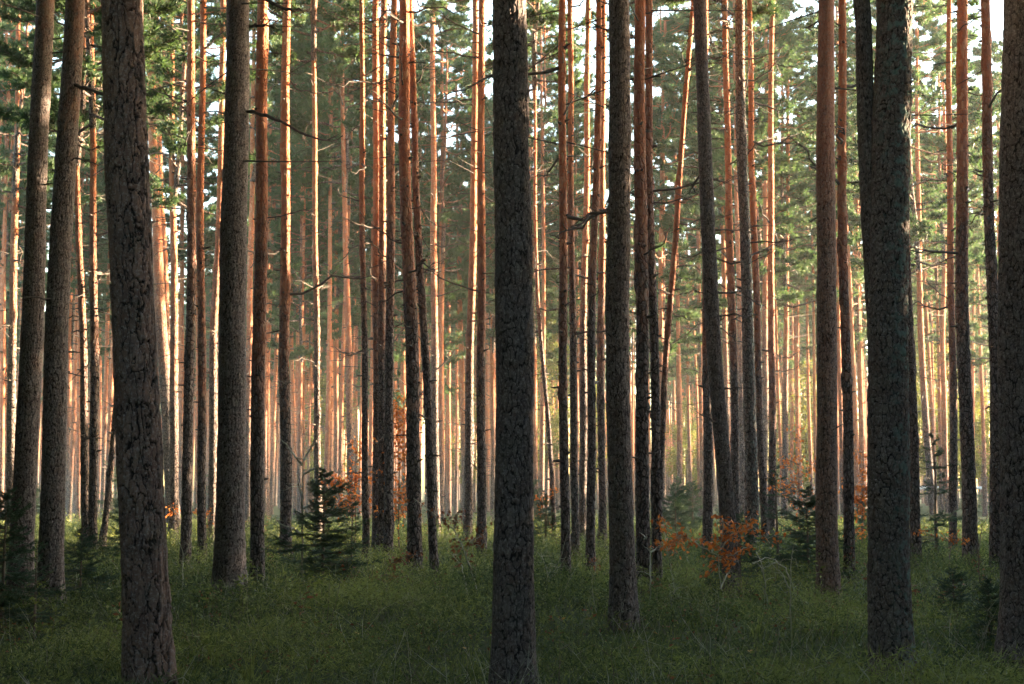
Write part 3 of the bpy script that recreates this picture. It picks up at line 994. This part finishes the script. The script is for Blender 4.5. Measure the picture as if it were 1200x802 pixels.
for k in range(84):                       # crowns added above the view to darken its left and right edges
    Y = random.uniform(6, 26); sd_ = random.choice((-1, -1, -1, 1))
    items.append((CH_PIN[k % 3], (sd_ * (.372 * Y + random.uniform(-2.0, 5)), Y, 4.6 + .37 * Y + random.uniform(0, 2)), random.uniform(.8, 1.1), random.uniform(0, 6), 0))
for k in range(36):                       # added behind the viewer to cut frontal sky light
    items.append((CH_SPR, (random.uniform(-18, 18), -5.5 - random.uniform(0, 3), -.1), random.uniform(1.0, 1.6), random.uniform(0, 6), 3))
for k in range(130):                       # crowns added over and around the viewer to darken the foreground
    x, Y = random.choice((-1, 1)) * 26 * random.uniform(0, 1) ** .7, random.uniform(-24, 13)
    items.append((CH_PIN[k % 3], (x, Y, random.uniform(10.5, 13.5)), random.uniform(.9, 1.25), random.uniform(0, 6), 0))
gather('thicket', items, [M_FAR, M_NEEDLE, M_DEAD, M_TWIG, M_SPRUCE], 'dense dark forest closing in beyond the edges of the photo', 'thicket')  # stands out of view, added for the shade it casts

CH_TR = mesh_data_trunk = None
items = []
mt = MB(); mt.tube([[0, 0, -.2], [.1, 0, 6], [0, .1, 12], [0, 0, 16]], [.16, .13, .11, .08], 7, 0)
CH_TR = mesh_data(mt.mesh('trunk', [M_FAR]))
for k in range(900):
    Y = random.uniform(125, 250); x = random.uniform(-.42, .42) * Y
    if x / Y > .16 and random.random() < .5: continue
    s_ = random.uniform(.9, 1.2); r_ = random.uniform(0, 6)
    if random.random() < (.45 if x / Y < -.05 else .14): items.append((CH_PIN[k % 3], (x, Y, 11 * s_), s_ * 1.1, r_, 0))
    items.append((CH_TR, (x, Y, 0), s_, r_, 0))
gather('far_wood', items, [M_FAR, M_NEEDLE, M_DEAD], 'hazy far-off pine wood closing the view behind the stand', 'wood')


# ------------------------------------------------------------------ broadleaf young trees far back
def broad_mesh(seed, h, w, n):
    rs = np.random.default_rng(seed)
    mt = MB(); mb = MB()
    mt.tube([[0, 0, -.1], [.05, 0, h * .3], [-.05, .05, h * .65], [0, 0, h * .95]], [.07, .06, .035, .006], 7)
    B, D, A = [], [], []
    for k in range(n):
        z = h * rs.uniform(.22, .97); az = rs.uniform(0, 6.28)
        L = w * rs.uniform(.35, 1.0) * math.sin(math.pi * min(1, (z / h) ** 1.1 * .85 + .12))
        d = np.array([math.cos(az), math.sin(az), rs.uniform(.1, .7)])
        p0 = np.array([0, 0, z - .3])
        q = np.linspace(0, 1, 5)[:, None]
        pts = p0 + d * L * q + rs.normal(0, .1, 3) * q ** 2
        mb.tube(pts, np.linspace(.015, .003, 5), 4, 0)
        for m in range(9):
            c = p0 + d * L * rs.uniform(.35, 1.05) + rs.normal(0, .14, 3)
            nn = 14
            B.append(c + rs.normal(0, .13, (nn, 3))); D.append(rs.normal(size=(nn, 3)) + [0, 0, -.3]); A.append(np.full(nn, rs.uniform(0, 1)))
    B, D, A = np.concatenate(B), np.concatenate(D), np.concatenate(A)
    mb.leaves(B, D, .11, .075, 1, A)
    return mt.mesh('trunk', [M_MIDL]), mb.mesh('crown', [M_TWIG, M_BROAD])


BROAD = [broad_mesh(500, 7, 1.6, 60), broad_mesh(501, 10, 2.0, 80), broad_mesh(502, 5, 1.7, 50)]
for (px, Y, h, v, label) in [
    (640, 95, 14.0, 1, 'yellow-green leafy tree in the gap right of the thick centre pine'),
    (618, 120, 15.0, 1, 'yellow-green tree peeking out right of the thick centre pine, farther back'),
    (690, 110, 11.0, 1, 'pale green tree between the centre pine and the dark one beside it'),
    (945, 100, 11.0, 0, 'pale green leafy tree in the gap left of the broad reddish pine'),
    (1090, 90, 12.5, 1, 'pale green leafy tree behind the curved stem right of the forked pine'),
    (1060, 112, 12.0, 0, 'hazy pale green tree just right of the forked lichen pine'),
    (1118, 105, 9.0, 2, 'low pale green tree left of the black edge pine'),
    (1150, 92, 8.5, 0, 'pale green tree between the thin leaning stems near the right edge'),
    (920, 118, 9.0, 2, 'low pale green bushy tree right of the grey lichened pine'),
    (380, 95, 9.5, 0, 'green leafy tree behind the thin orange stems right of the bare-boughed pine'),
    (545, 100, 10.0, 1, 'green leafy tree left of the thick centre pine'),
    (805, 110, 9.0, 0, 'pale leafy tree in the bright gap left of the left-leaning pine'),
]:
    x = (px - CX) / F_PX * Y
    t, c = BROAD[v]
    s = h / (7, 10, 5)[v]
    root = thing('broadleaf_tree', label, 'tree', (x, Y, float(ground_z(x, Y))), 'pale leafy trees far back', random.uniform(0, 6))
    obj('trunk', t, root, scale=(s, s, s)); obj('crown', c, root, scale=(s, s, s))


# ------------------------------------------------------------------ saplings and twigs with leaves
def sapling(name, label, cat, px, py, stems, leaf_mat, stem_mat, r_px=1.0, leaf=.05, dens=26, spread=.05, group=None, clump=1.0):
    """stems: list of (pixel path with depth offsets, leafy from 0..1)"""
    Y = depth_of(py)
    bx, _ = at(px, py, Y)
    gz = float(ground_z(bx, Y))
    root = thing(name, label, cat, (bx, Y, gz), group)
    ms, ml = MB(), MB()
    have = False
    for (pix, leafy, n_tw, tw_l) in stems:
        pts = []
        for k, (a, b) in enumerate(pix):
            dy = (rng.uniform(-.25, .25) if k else 0)
            x, z = at(a, b, Y + dy)
            if k == 0 and abs(a - px) < 2 and abs(b - py) < 2: z = gz - .05
            pts.append((x - bx, dy, z - gz))
        pts = np.array(pts)
        n = 4 * len(pts)
        t = np.linspace(0, 1, len(pts)); q = np.linspace(0, 1, n)
        p = np.stack([np.interp(q, t, pts[:, c]) for c in range(3)], 1)
        p[1:-1] = (p[:-2] + 2 * p[1:-1] + p[2:]) / 4
        p[1:] += rng.normal(0, .006, (n - 1, 3))
        r = r_px * Y / F_PX
        ms.tube(p, r * (1 - .75 * q) + .0008, 6)
        tws = [(p, leafy)]
        for k in range(n_tw):
            i = int(rng.integers(int(n * max(.15, leafy * .8)), n))
            az = rng.uniform(0, 6.28)
            d = np.array([math.cos(az), math.sin(az) * .8, rng.uniform(-.1, .6)])
            L = tw_l * rng.uniform(.4, 1.1)
            s = np.linspace(0, 1, 6)[:, None]
            bend = rng.normal(0, .3, 3); bend[2] -= .1
            tp = p[i] + d * L * s + bend * L * s ** 2 + np.concatenate([[[0, 0, 0]], rng.normal(0, .012, (5, 3))])
            ms.tube(tp, np.linspace(r * .42, .0008, 6), 4)
            tws.append((tp, .2))
        if leaf_mat is not None:
            for tp, lf in tws:
                seg = tp[int(len(tp) * lf):]
                if len(seg) < 2: continue
                L = np.linalg.norm(np.diff(seg, axis=0), axis=1).sum()
                m = max(3, int(L * dens))
                u = rng.uniform(0, 1, m) * (len(seg) - 1)
                c = np.stack([np.interp(u, np.arange(len(seg)), seg[:, k]) for k in range(3)], 1) + rng.normal(0, spread, (m, 3)) * [1, 1, .7]
                d = rng.normal(size=(m, 3)); d[:, 2] -= .5
                ml.leaves(c, d, leaf * rng.uniform(.7, 1.25, m), leaf * .62, 0, rng.uniform(0, 1, m)); have = True
    obj('stem', ms.mesh('stem', [stem_mat]), root)
    if have: obj('foliage', ml.mesh('foliage', [leaf_mat]), root)
    return root


BE = 'autumn beech saplings'
sapling('beech_sapling', 'bright orange beech spray across the foot of the left-leaning pine', 'sapling', 850, 712,
        [([(850, 712), (845, 690), (842, 660), (842, 630)], .6, 6, .3), ([(842, 652), (820, 640), (800, 625), (790, 634)], .25, 9, .3),
         ([(843, 645), (858, 625), (872, 612), (884, 618), (902, 636)], .15, 12, .32), ([(842, 660), (858, 650), (878, 640)], .3, 7, .25),
         ([(844, 640), (848, 620), (846, 606)], .3, 5, .22), ([(844, 690), (855, 668), (852, 655)], .5, 3, .2)],
        M_BEECH, M_PALE, .9, .072, 30, .05, BE)
sapling('beech_sapling', 'tall red-orange beech in tiers beside the straight dark pine left of centre', 'sapling', 468, 655,
        [([(468, 655), (467, 610), (468, 560), (466, 510), (467, 472)], .25, 26, .55), ([(468, 610), (460, 600), (448, 596)], .2, 5, .3),
         ([(468, 585), (476, 578), (482, 574)], .2, 5, .3), ([(467, 545), (473, 538), (478, 535)], .2, 5, .3)],
        M_BEECH, M_TWIG, .8, .10, 44, .12, BE)
sapling('beech_sapling', 'orange beech with flat level sprays left of the three crowded brown pines', 'sapling', 416, 650,
        [([(416, 650), (417, 610), (415, 575), (418, 520)], .4, 10, .45), ([(416, 590), (400, 588), (385, 592)], .2, 8, .4), ([(416, 572), (402, 566), (392, 570)], .2, 8, .4),
         ([(416, 566), (426, 560), (434, 556)], .2, 6, .35), ([(416, 582), (426, 584), (436, 590)], .2, 5, .3)],
        M_BEECH, M_TWIG, .8, .10, 40, .11, BE)
sapling('beech_sapling', 'withered brown-leaved twig low in the grass left of centre', 'sapling', 446, 694,
        [([(446, 694), (450, 678), (458, 660), (472, 655), (480, 652)], .4, 8, .25), ([(450, 680), (440, 676), (436, 677)], .3, 5, .2), ([(452, 674), (462, 678), (466, 676)], .3, 3, .15)],
        M_BROWN, M_TWIG, .7, .075, 28, .04, BE)
sapling('beech_sapling', 'slanting pale sapling with brown leaves just left of the thick centre pine', 'sapling', 562, 706,
        [([(562, 706), (556, 680), (546, 650), (532, 620), (512, 606), (484, 584)], .45, 8, .28), ([(532, 620), (536, 606), (540, 596)], .2, 5, .25), ([(546, 650), (550, 636), (556, 630)], .3, 5, .25),
         ([(550, 702), (545, 680), (541, 662), (528, 648)], .7, 4, .2)],
        M_BROWN, M_PALE, 1.0, .07, 22, .045, BE)
sapling('beech_sapling', 'thin red-leaved twig right of the dark pine near centre', 'sapling', 792, 698,
        [([(792, 698), (787, 670), (782, 646), (778, 620), (775, 602)], .45, 7, .22), ([(783, 648), (774, 640), (766, 636)], .3, 4, .2), ([(784, 650), (790, 638), (796, 630)], .2, 6, .22)],
        M_BEECH, M_PALE, .8, .07, 26, .04, BE)
sapling('beech_sapling', 'orange beech in the gap between the slim pines left of the broad reddish pine', 'sapling', 936, 648,
        [([(936, 648), (938, 600), (936, 560), (938, 505)], .3, 16, .6), ([(936, 580), (922, 570), (910, 566)], .2, 8, .4), ([(937, 560), (948, 552), (956, 546)], .2, 8, .4),
         ([(936, 545), (925, 540), (914, 534)], .2, 6, .35)],
        M_BEECH, M_TWIG, .8, .09, 22, .11, BE)
sapling('beech_sapling', 'orange beech squeezed between the broad reddish pine and the forked pine', 'sapling', 1010, 650,
        [([(1010, 650), (1011, 610), (1010, 570), (1012, 530)], .25, 16, .55), ([(1010, 590), (1002, 584), (996, 586)], .2, 6, .3), ([(1010, 575), (1017, 570), (1022, 572)], .2, 6, .3)],
        M_BEECH, M_TWIG, .8, .10, 40, .09, BE)
sapling('beech_sapling', 'sparse orange twig trailing right from behind the forked lichen pine', 'sapling', 1112, 680,
        [([(1112, 680), (1113, 655), (1114, 635), (1120, 632)], .8, 3, .2), ([(1114, 636), (1098, 630), (1080, 624), (1072, 622)], .3, 5, .2), ([(1114, 640), (1124, 634), (1136, 632)], .3, 6, .22)],
        M_BEECH, M_TWIG, .7, .06, 20, .04, BE)
sapling('beech_sapling', 'few orange leaves on a far twig right of the thick centre pine', 'sapling', 640, 640,
        [([(640, 640), (638, 600), (634, 582)], .6, 3, .4), ([(637, 596), (630, 588), (628, 582)], .2, 5, .3), ([(637, 586), (648, 578), (654, 572)], .2, 5, .3)],
        M_BEECH, M_TWIG, .6, .08, 20, .06, BE)
sapling('beech_sapling', 'dull orange far twig between the crowded pines left of the bare-boughed pine', 'sapling', 243, 645,
        [([(243, 645), (244, 610), (246, 600)], .5, 5, .35), ([(244, 606), (236, 602), (228, 600)], .2, 5, .3), ([(216, 642), (205, 600), (198, 596)], .6, 4, .3)],
        M_BEECH, M_TWIG, .6, .08, 20, .06, BE)

BA = 'bare pale saplings'
sapling('bare_sapling', 'pale whitish bare sapling with crooked side twigs by the bushy spruce', 'sapling', 357, 690,
        [([(357, 690), (354, 660), (354, 620), (355, 580), (355, 540), (357, 512)], .3, 8, .30), ([(354, 628), (345, 620), (336, 618), (326, 612), (322, 606)], .3, 4, .15),
         ([(354, 596), (364, 592), (376, 590), (390, 580)], .3, 5, .2), ([(355, 556), (368, 550), (373, 545)], .3, 3, .2), ([(354, 545), (346, 535), (338, 525), (328, 514)], .3, 4, .2),
         ([(356, 540), (366, 522), (374, 508)], .3, 3, .2), ([(355, 585), (350, 570), (349, 555)], .3, 2, .15)], None, M_PALE, 1.5, group=BA)
sapling('bare_sapling', 'thin pale dead stem with forked tip in the grass near the cracked-bark pine', 'sapling', 214, 697,
        [([(214, 697), (214, 670), (215, 650), (209, 632)], .5, 3, .15), ([(215, 655), (221, 640), (226, 622)], .3, 3, .2)], None, M_PALE, .8, group=BA)
sapling('bare_sapling', 'low pale wiry twigs beside the slim pine right of the centre pine', 'sapling', 642, 700,
        [([(642, 700), (643, 680), (638, 660), (634, 648)], .3, 6, .3), ([(643, 682), (655, 660), (668, 618)], .3, 3, .2), ([(643, 680), (652, 670), (662, 655)], .3, 4, .25)], None, M_PALE, .8, group=BA)
sapling('bare_sapling', 'pale greenish forked stem right of the dark pine near centre', 'sapling', 761, 712,
        [([(761, 712), (762, 680), (762, 647), (752, 638)], .5, 3, .2), ([(762, 648), (770, 642), (775, 638)], .3, 3, .15), ([(755, 632), (758, 630), (750, 624)], .3, 1, .1)], None, M_PALE, 1.0, group=BA)
sapling('bare_sapling', 'upright pale thin stem under the spindly spruce left of the reddish pine', 'sapling', 927, 745,
        [([(927, 745), (926, 700), (927, 660), (930, 640)], .4, 4, .25), ([(926, 690), (916, 672), (904, 660)], .3, 5, .25), ([(927, 680), (920, 665), (900, 652), (882, 660)], .3, 3, .2)], None, M_PALE, .9, group=BA)
sapling('bare_sapling', 'pale bent twig right of the orange beech spray', 'sapling', 899, 705,
        [([(899, 705), (896, 680), (893, 660), (886, 648)], .4, 4, .3), ([(895, 672), (888, 660), (880, 660)], .3, 2, .15)], None, M_PALE, .8, group=BA)
sapling('bare_sapling', 'bare grey twigs arching in front of the mid-sized pine near the right edge', 'sapling', 1150, 690,
        [([(1150, 690), (1146, 650), (1150, 620), (1160, 600)], .3, 7, .4), ([(1148, 640), (1138, 620), (1132, 605)], .3, 5, .35)], None, M_TWIG, .8, group=BA)
sapling('bare_sapling', 'low tangle of pale twigs in the grass right of the bare-boughed pine', 'sapling', 322, 712,
        [([(322, 712), (326, 698), (318, 688)], .2, 4, .25), ([(323, 705), (332, 694), (340, 690)], .2, 4, .25), ([(322, 706), (312, 698), (313, 684)], .2, 4, .22)], None, M_PALE, .8, group=BA)
sapling('bare_sapling', 'pale thin twigs standing at the right end of the grassy strip by the dark pine', 'sapling', 787, 716,
        [([(787, 716), (786, 700), (784, 684)], .2, 4, .2), ([(786, 704), (796, 700), (806, 702)], .2, 4, .2), ([(787, 700), (792, 690), (800, 688)], .2, 3, .2)], None, M_PALE, .7, group=BA)


# ------------------------------------------------------------------ undergrowth of grass and bilberry
def build_grass():
    mb = MB()
    n = 95000
    Y = 6.0 + (62 - 6.0) * rng.uniform(0, 1, n) ** 1.55
    X = rng.uniform(-.40, .40, n) * Y + rng.uniform(-1, 1, n)
    cl = vnoise(X * .9 + 20, Y * .9 + 3, 21) * .6 + vnoise(X * 3.1, Y * 3.1, 22) * .4
    keep = rng.uniform(0, 1, n) < .25 + 1.1 * cl
    X, Y, cl = X[keep], Y[keep], cl[keep]
    n = len(X)
    Z = ground_z(X, Y)
    h = (.05 + .17 * cl) * rng.uniform(.5, 1.35, n) * (1 + .012 * Y)
    d = np.stack([rng.normal(0, .42, n), rng.normal(0, .42, n), np.ones(n)], 1)
    tint = np.clip(.15 + .55 * vnoise(X * .35 + 7, Y * .35, 23) + rng.normal(0, .26, n), 0, 1) ** 1.3
    wid = (.0055 + .00042 * Y) * rng.uniform(.7, 1.4, n)
    mb.needles(np.stack([X, Y, Z - .01], 1), d, h, wid, 0, tint)
    # leaf litter
    m = 9000
    Y = 6.0 + 34 * rng.uniform(0, 1, m) ** 1.4; X = rng.uniform(-.4, .4, m) * Y
    k = rng.uniform(0, 1, m) < np.clip(2.2 * vnoise(X * .45 + 31, Y * .45, 61) - .75, 0, 1)
    X, Y = X[k], Y[k]; m = len(X)
    mb.leaves(np.stack([X, Y, ground_z(X, Y) + rng.uniform(.02, .16, m)], 1), rng.normal(size=(m, 3)) * [1, 1, .5], rng.uniform(.03, .07, m), .03, 3, rng.uniform(0, 1, m))
    # wiry bilberry bushes: clouds of short shoots over low mounds
    n = 620000
    Y = 6.0 + (58 - 6.0) * rng.uniform(0, 1, n) ** 1.5
    X = rng.uniform(-.40, .40, n) * Y + rng.uniform(-1, 1, n)
    hm = np.clip(vnoise(X * 1.3 + 3, Y * 1.3, 51) * .55 + vnoise(X * 3.7, Y * 3.7, 52) * .45 + .5 * (vnoise(X * .3, Y * .3, 53) - .5) - .22, 0, 1)
    k = rng.uniform(0, 1, n) < hm * 2.6
    X, Y, hm = X[k], Y[k], hm[k]; n = len(X)
    top = hm * (.75 + .012 * np.clip(Y - 14, 0, 30))
    Z = ground_z(X, Y) + top * rng.uniform(.1, 1, n) ** .6
    d = rng.normal(0, 1, (n, 3)); d[:, 2] = np.abs(d[:, 2]) * .8 + .1
    pt = vnoise(X * .5 + 17, Y * .5, 54)
    tint = np.clip(1.25 * pt - .33 + rng.normal(0, .30, n), 0, 1)
    mb.needles(np.stack([X, Y, Z], 1), d, rng.uniform(.03, .085, n) * (1 + .012 * Y), (.0045 + .0003 * Y) * rng.uniform(.6, 1.5, n), 0, tint)
    # small leaves of bilberry
    m = 90000
    Y = 6.0 + (40 - 6.0) * rng.uniform(0, 1, m) ** 1.4
    X = rng.uniform(-.40, .40, m) * Y
    cl = vnoise(X * .7 + 4, Y * .7 + 13, 31)
    k = rng.uniform(0, 1, m) < cl * 1.3
    X, Y, cl = X[k], Y[k], cl[k]; m = len(X)
    Z = ground_z(X, Y) + rng.uniform(.03, .24, m) * (.5 + cl)
    mb.leaves(np.stack([X, Y, Z], 1), rng.normal(size=(m, 3)) + [0, 0, .5], rng.uniform(.018, .035, m) * (1 + .02 * Y), .018, 0, np.clip(rng.normal(.4, .3, m), 0, 1))
    for k in range(260):                      # leafy weeds and seedlings
        Y = 13 + 34 * rng.uniform() ** .9; X = rng.uniform(-.39, .39) * Y
        if vnoise(np.array(X * .3 + 8), np.array(Y * .3), 81) < .45: continue
        z = float(ground_z(X, Y)); hh = rng.uniform(.3, .8)
        for b in range(rng.integers(1, 4)):
            d = np.array([rng.normal(0, .3), rng.normal(0, .3), 1.0]); q = np.linspace(0, 1, 5)[:, None]
            p = np.array([X, Y, z]) + d * hh * q + rng.normal(0, .12, 3) * [1, 1, .3] * q ** 2
            mb.tube(p, np.linspace(.005, .0012, 5), 4, 2)
            m = int(rng.integers(10, 26)); u_ = rng.uniform(.25, 1, m)
            c_ = np.stack([np.interp(u_ * 4, np.arange(5), p[:, i]) for i in range(3)], 1) + rng.normal(0, .05, (m, 3))
            mb.leaves(c_, rng.normal(size=(m, 3)) * [1, 1, .5], rng.uniform(.05, .10, m), .035, 0 if rng.uniform() < .8 else 3, np.clip(rng.uniform(.3, .9) + rng.normal(0, .12, m), 0, 1))
    for k in range(650):                      # arching tussocks
        Y = 8.5 + 38 * rng.uniform() ** 1.25; X = rng.uniform(-.39, .39) * Y
        if vnoise(np.array(X * .4 + 2), np.array(Y * .4), 71) < .40: continue
        z = float(ground_z(X, Y)); nb = int(rng.integers(14, 34)); L = rng.uniform(.16, .42)
        q = np.linspace(0, 1, 5)
        az = rng.uniform(0, 6.28, nb); out = rng.uniform(.2, 1.0, nb); l = L * rng.uniform(.5, 1.2, nb)
        hx = out[:, None] * l[:, None] * q; hz = l[:, None] * (q - .6 * out[:, None] * q ** 2)
        ctr = np.stack([X + rng.normal(0, .03, nb)[:, None] + np.cos(az)[:, None] * hx, Y + rng.normal(0, .03, nb)[:, None] + np.sin(az)[:, None] * hx, z + hz], -1)
        sdv = np.stack([-np.sin(az), np.cos(az), 0 * az], -1)[:, None, :]
        wd = ((.0032 + .00012 * Y) * (1 - .85 * q))[None, :, None]
        v = np.stack([ctr - sdv * wd, ctr + sdv * wd], 2).reshape(-1, 3)
        base = np.arange(nb)[:, None, None] * 10 + np.arange(4)[None, :, None] * 2
        qd = (base + np.array([0, 1, 3, 2])).reshape(-1, 4)
        t0 = np.clip(.35 + .55 * vnoise(np.array(X), np.array(Y), 72) + rng.normal(0, .1), 0, 1)
        mb.add(v, quads=qd, mat=0, att=np.repeat(np.clip(t0 + rng.normal(0, .15, nb), 0, 1), 10))
    for k in range(2200):
        Y = 8 + 34 * rng.uniform() ** 1.3; X = rng.uniform(-.38, .38) * Y
        if vnoise(np.array(X * .5), np.array(Y * .5), 41) < .42: continue
        z = float(ground_z(X, Y)); L = rng.uniform(.18, .55)
        d = np.array([rng.normal(0, .35), rng.normal(0, .35), 1.0]); q = np.linspace(0, 1, 5)[:, None]
        p = np.array([X, Y, z]) + d * L * q + rng.normal(0, .10, 3) * [1, 1, .4] * q ** 2 + rng.normal(0, .012, (5, 3)) * q
        rr_ = rng.uniform(.0016, .0034) * (1.9 if rng.uniform() < .22 else 1)
        pm = 1 if rng.uniform() < .6 else 2
        mb.tube(p, np.linspace(rr_, .0006, 5), 4, pm)
        for b in range(rng.integers(1, 5)):
            i = rng.integers(1, 4); dd = d * .6 + rng.normal(0, .7, 3); l2 = L * rng.uniform(.15, .4)
            mb.tube(p[i] + dd * l2 * np.linspace(0, 1, 3)[:, None], [rr_ * .6, rr_ * .4, .0005], 3, pm)
    o = obj('grass', mb.mesh('grass', [M_GRASS, M_PALE, M_TWIG, M_BROWN], smooth=False))
    tag(o, 'dark green undergrowth of grass and bilberry covering the forest floor', 'grass', kind='stuff')


build_grass()


def straw_tuft(px, py, label, n=46, L=.30, mat=None):
    Y = depth_of(py); x, _ = at(px, py, Y)
    mb = MB()
    for k in range(n):
        az = rng.uniform(0, 6.28); l = L * rng.uniform(.5, 1.2); out = rng.uniform(.3, 1.1)
        q = np.linspace(0, 1, 6)
        p = np.stack([math.cos(az) * out * l * q, math.sin(az) * out * l * q, l * (q - .65 * out * q ** 2)], 1) + [rng.normal(0, .02), rng.normal(0, .02), 0]
        mb.tube(p, np.linspace(.0035, .001, 6), 3, 0, rng.uniform(0, 1))
    o = obj('grass_tuft', mb.mesh('grass_tuft', [mat or M_STRAW]), None, (x, Y, float(ground_z(x, Y)) - .01))
    tag(o, label, 'grass tuft', 'dry grass tufts')


straw_tuft(482, 716, 'bleached arching grass tuft in the open grass left of the centre pine', 60, .36)
straw_tuft(508, 700, 'yellowish grass tuft behind the bleached one left of the centre pine', 30, .4)
straw_tuft(822, 716, 'pale grass tuft at the foot of the left-leaning pine', 34, .36)
straw_tuft(776, 712, 'pale yellow grass tuft right of the dark pine near centre', 30, .34)
straw_tuft(1012, 722, 'yellowish grass tuft between the broad reddish and the forked pine', 30, .30)
straw_tuft(338, 716, 'dry grass tuft right of the bare-boughed pine', 26, .32)

# fallen leaves
LEAF = MB()
u = np.linspace(0, 1, 7)
half = .5 * np.sin(np.pi * u ** .8) * .62
top = np.stack([u, half, .10 * np.sin(u * 3.1) + .12 * half], 1)
bot = np.stack([u, -half, .10 * np.sin(u * 3.1) + .12 * half], 1)
ctr = np.stack([u, 0 * u, .10 * np.sin(u * 3.1)], 1)
qs = [[a, a + 1, 8 + a, 7 + a] for a in range(6)] + [[7 + a, 8 + a, 15 + a, 14 + a] for a in range(6)]
LEAF.add(np.concatenate([top, ctr, bot]), quads=np.array(qs), mat=0, att=.6)
LEAF_ME = LEAF.mesh('fallen_leaf', [leaf_material('fallen_leaf_yellow', (.42, .24, .075), (.52, .33, .14), .3, .6, .6)])
leafs = [(573, 693, 'in the grass left of the centre pine'), (692, 695, 'in the grass before the slim pines right of the centre pine'),
         (335, 738, 'in the shaded grass right of the bare-boughed pine'), (765, 742, 'in the grass right of the dark pine'),
         (1110, 728, 'in the dark grass near the right edge'), (945, 728, 'at the foot of the broad reddish pine'), (520, 716, 'beside the bleached grass tuft'),
         (360, 722, 'in the lit grass below the bushy spruce'), (686, 690, 'by the foot of the slim pine right of centre'), (415, 745, 'in the middle of the left foreground grass'),
         (128, 745, 'in the dark grass left of the cracked-bark pine'), (880, 760, 'in the foreground grass right of centre'), (818, 690, 'below the orange beech spray'),
         (545, 760, 'in the foreground close left of the centre pine'), (660, 735, 'in the foreground close right of the centre pine')]
for px, py, wh in leafs:
    Y = depth_of(py); x, _ = at(px, py, Y)
    s = random.uniform(.07, .11)
    o = obj('fallen_leaf', LEAF_ME, None, (x, Y, float(ground_z(x, Y)) + .13), (random.uniform(-.6, .6), random.uniform(-.5, .5), random.uniform(0, 6)), (s, s, s))
    tag(o, 'yellow-brown fallen leaf ' + wh, 'leaf', 'fallen leaves on the undergrowth')

# far pale rail glimpsed between the stems on the right
def rail():
    Y = 118.0
    root = thing('guard_rail', 'pale far-off rail glimpsed low between the stems on the right', 'rail', (34.0, Y, 0))
    M_RAIL = plain_material('pale_rail', (.62, .68, .70), (.74, .78, .80), 2, .5)
    mb = MB()
    x0, x1 = -14.0, 22.0
    prof = np.array([[0, .55], [-.05, .60], [-.02, .66], [-.05, .72], [0, .77], [.03, .77], [.03, .55]])
    v = np.concatenate([np.stack([np.full(7, x), prof[:, 0], prof[:, 1] + 1.05], 1) for x in (x0, x1)])
    q = [[a, (a + 1) % 7, 7 + (a + 1) % 7, 7 + a] for a in range(7)]
    mb.add(v, quads=np.array(q)); obj('beam', mb.mesh('beam', [M_RAIL], False), root)
    for k in range(10):
        pm = MB(); X = x0 + 1 + k * 3.8
        c = np.array([[X + a, .035 + b, z] for z in (-.3, 1.8) for a, b in ((0, 0), (.12, 0), (.12, .1), (0, .1))])
        pm.add(c, quads=np.array([[0, 1, 5, 4], [1, 2, 6, 5], [2, 3, 7, 6], [3, 0, 4, 7], [4, 5, 6, 7]]))
        obj('post', pm.mesh('post', [M_RAIL], False), root)


rail()

# ------------------------------------------------------------------ light, sky, air
SUN_EL, SUN_AZ = R(6.5), R(70.0)      # azimuth clockwise from the view direction (+Y)
sd = Vector((math.sin(SUN_AZ) * math.cos(SUN_EL), math.cos(SUN_AZ) * math.cos(SUN_EL), math.sin(SUN_EL)))
sun = bpy.data.lights.new('sun', 'SUN')
sun.energy = 5.0; sun.angle = R(.55); sun.color = (1.0, .75, .50)
so = bpy.data.objects.new('sun', sun); COL.objects.link(so)
so.rotation_euler = (-sd).to_track_quat('-Z', 'Y').to_euler()

w = bpy.data.worlds.new('World'); scene.world = w; w.use_nodes = True
nt = w.node_tree; nt.nodes.clear()
sky = nt.nodes.new('ShaderNodeTexSky'); sky.sky_type = 'NISHITA'; sky.sun_disc = False
sky.sun_elevation = SUN_EL; sky.sun_rotation = SUN_AZ
sky.air_density = 1.0; sky.dust_density = 1.5; sky.ozone_density = 1.0
bg = nt.nodes.new('ShaderNodeBackground'); bg.inputs[1].default_value = .15
wo = nt.nodes.new('ShaderNodeOutputWorld')
nt.links.new(sky.outputs[0], bg.inputs[0]); nt.links.new(bg.outputs[0], wo.inputs[0])

HAZE = 0.00045
if HAZE:
    N = NT('forest_haze')
    pv = N.n('ShaderNodeVolumePrincipled')
    pv.inputs['Color'].default_value = (.93, .95, .92, 1)
    pv.inputs['Density'].default_value = HAZE
    pv.inputs['Anisotropy'].default_value = .2
    N.l(pv.outputs[0], N.out.inputs['Volume'])
    x0, x1, y0, y1, z0, z1 = -110, 130, -25, 260, -1.6, 27
    v = [(x, y, z) for z in (z0, z1) for x, y in ((x0, y0), (x1, y0), (x1, y1), (x0, y1))]
    f = np.array([[3, 2, 1, 0], [4, 5, 6, 7], [0, 1, 5, 4], [1, 2, 6, 5], [2, 3, 7, 6], [3, 0, 4, 7]])
    ho = obj('haze', mesh_np('haze', v, f, N.m))
    tag(ho, 'thin warm haze hanging between the trunks', 'haze', kind='stuff')

# ------------------------------------------------------------------ render settings
scene.view_settings.view_transform = 'Standard'
scene.view_settings.look = 'None'
scene.view_settings.gamma = 1.0
scene.view_settings.exposure = 3.88
scene.render.engine = 'CYCLES'
c = scene.cycles
c.max_bounces = 6; c.diffuse_bounces = 3; c.glossy_bounces = 2; c.transmission_bounces = 3; c.transparent_max_bounces = 4; c.volume_bounces = 1
c.use_denoising = True
c.sample_clamp_indirect = 6.0
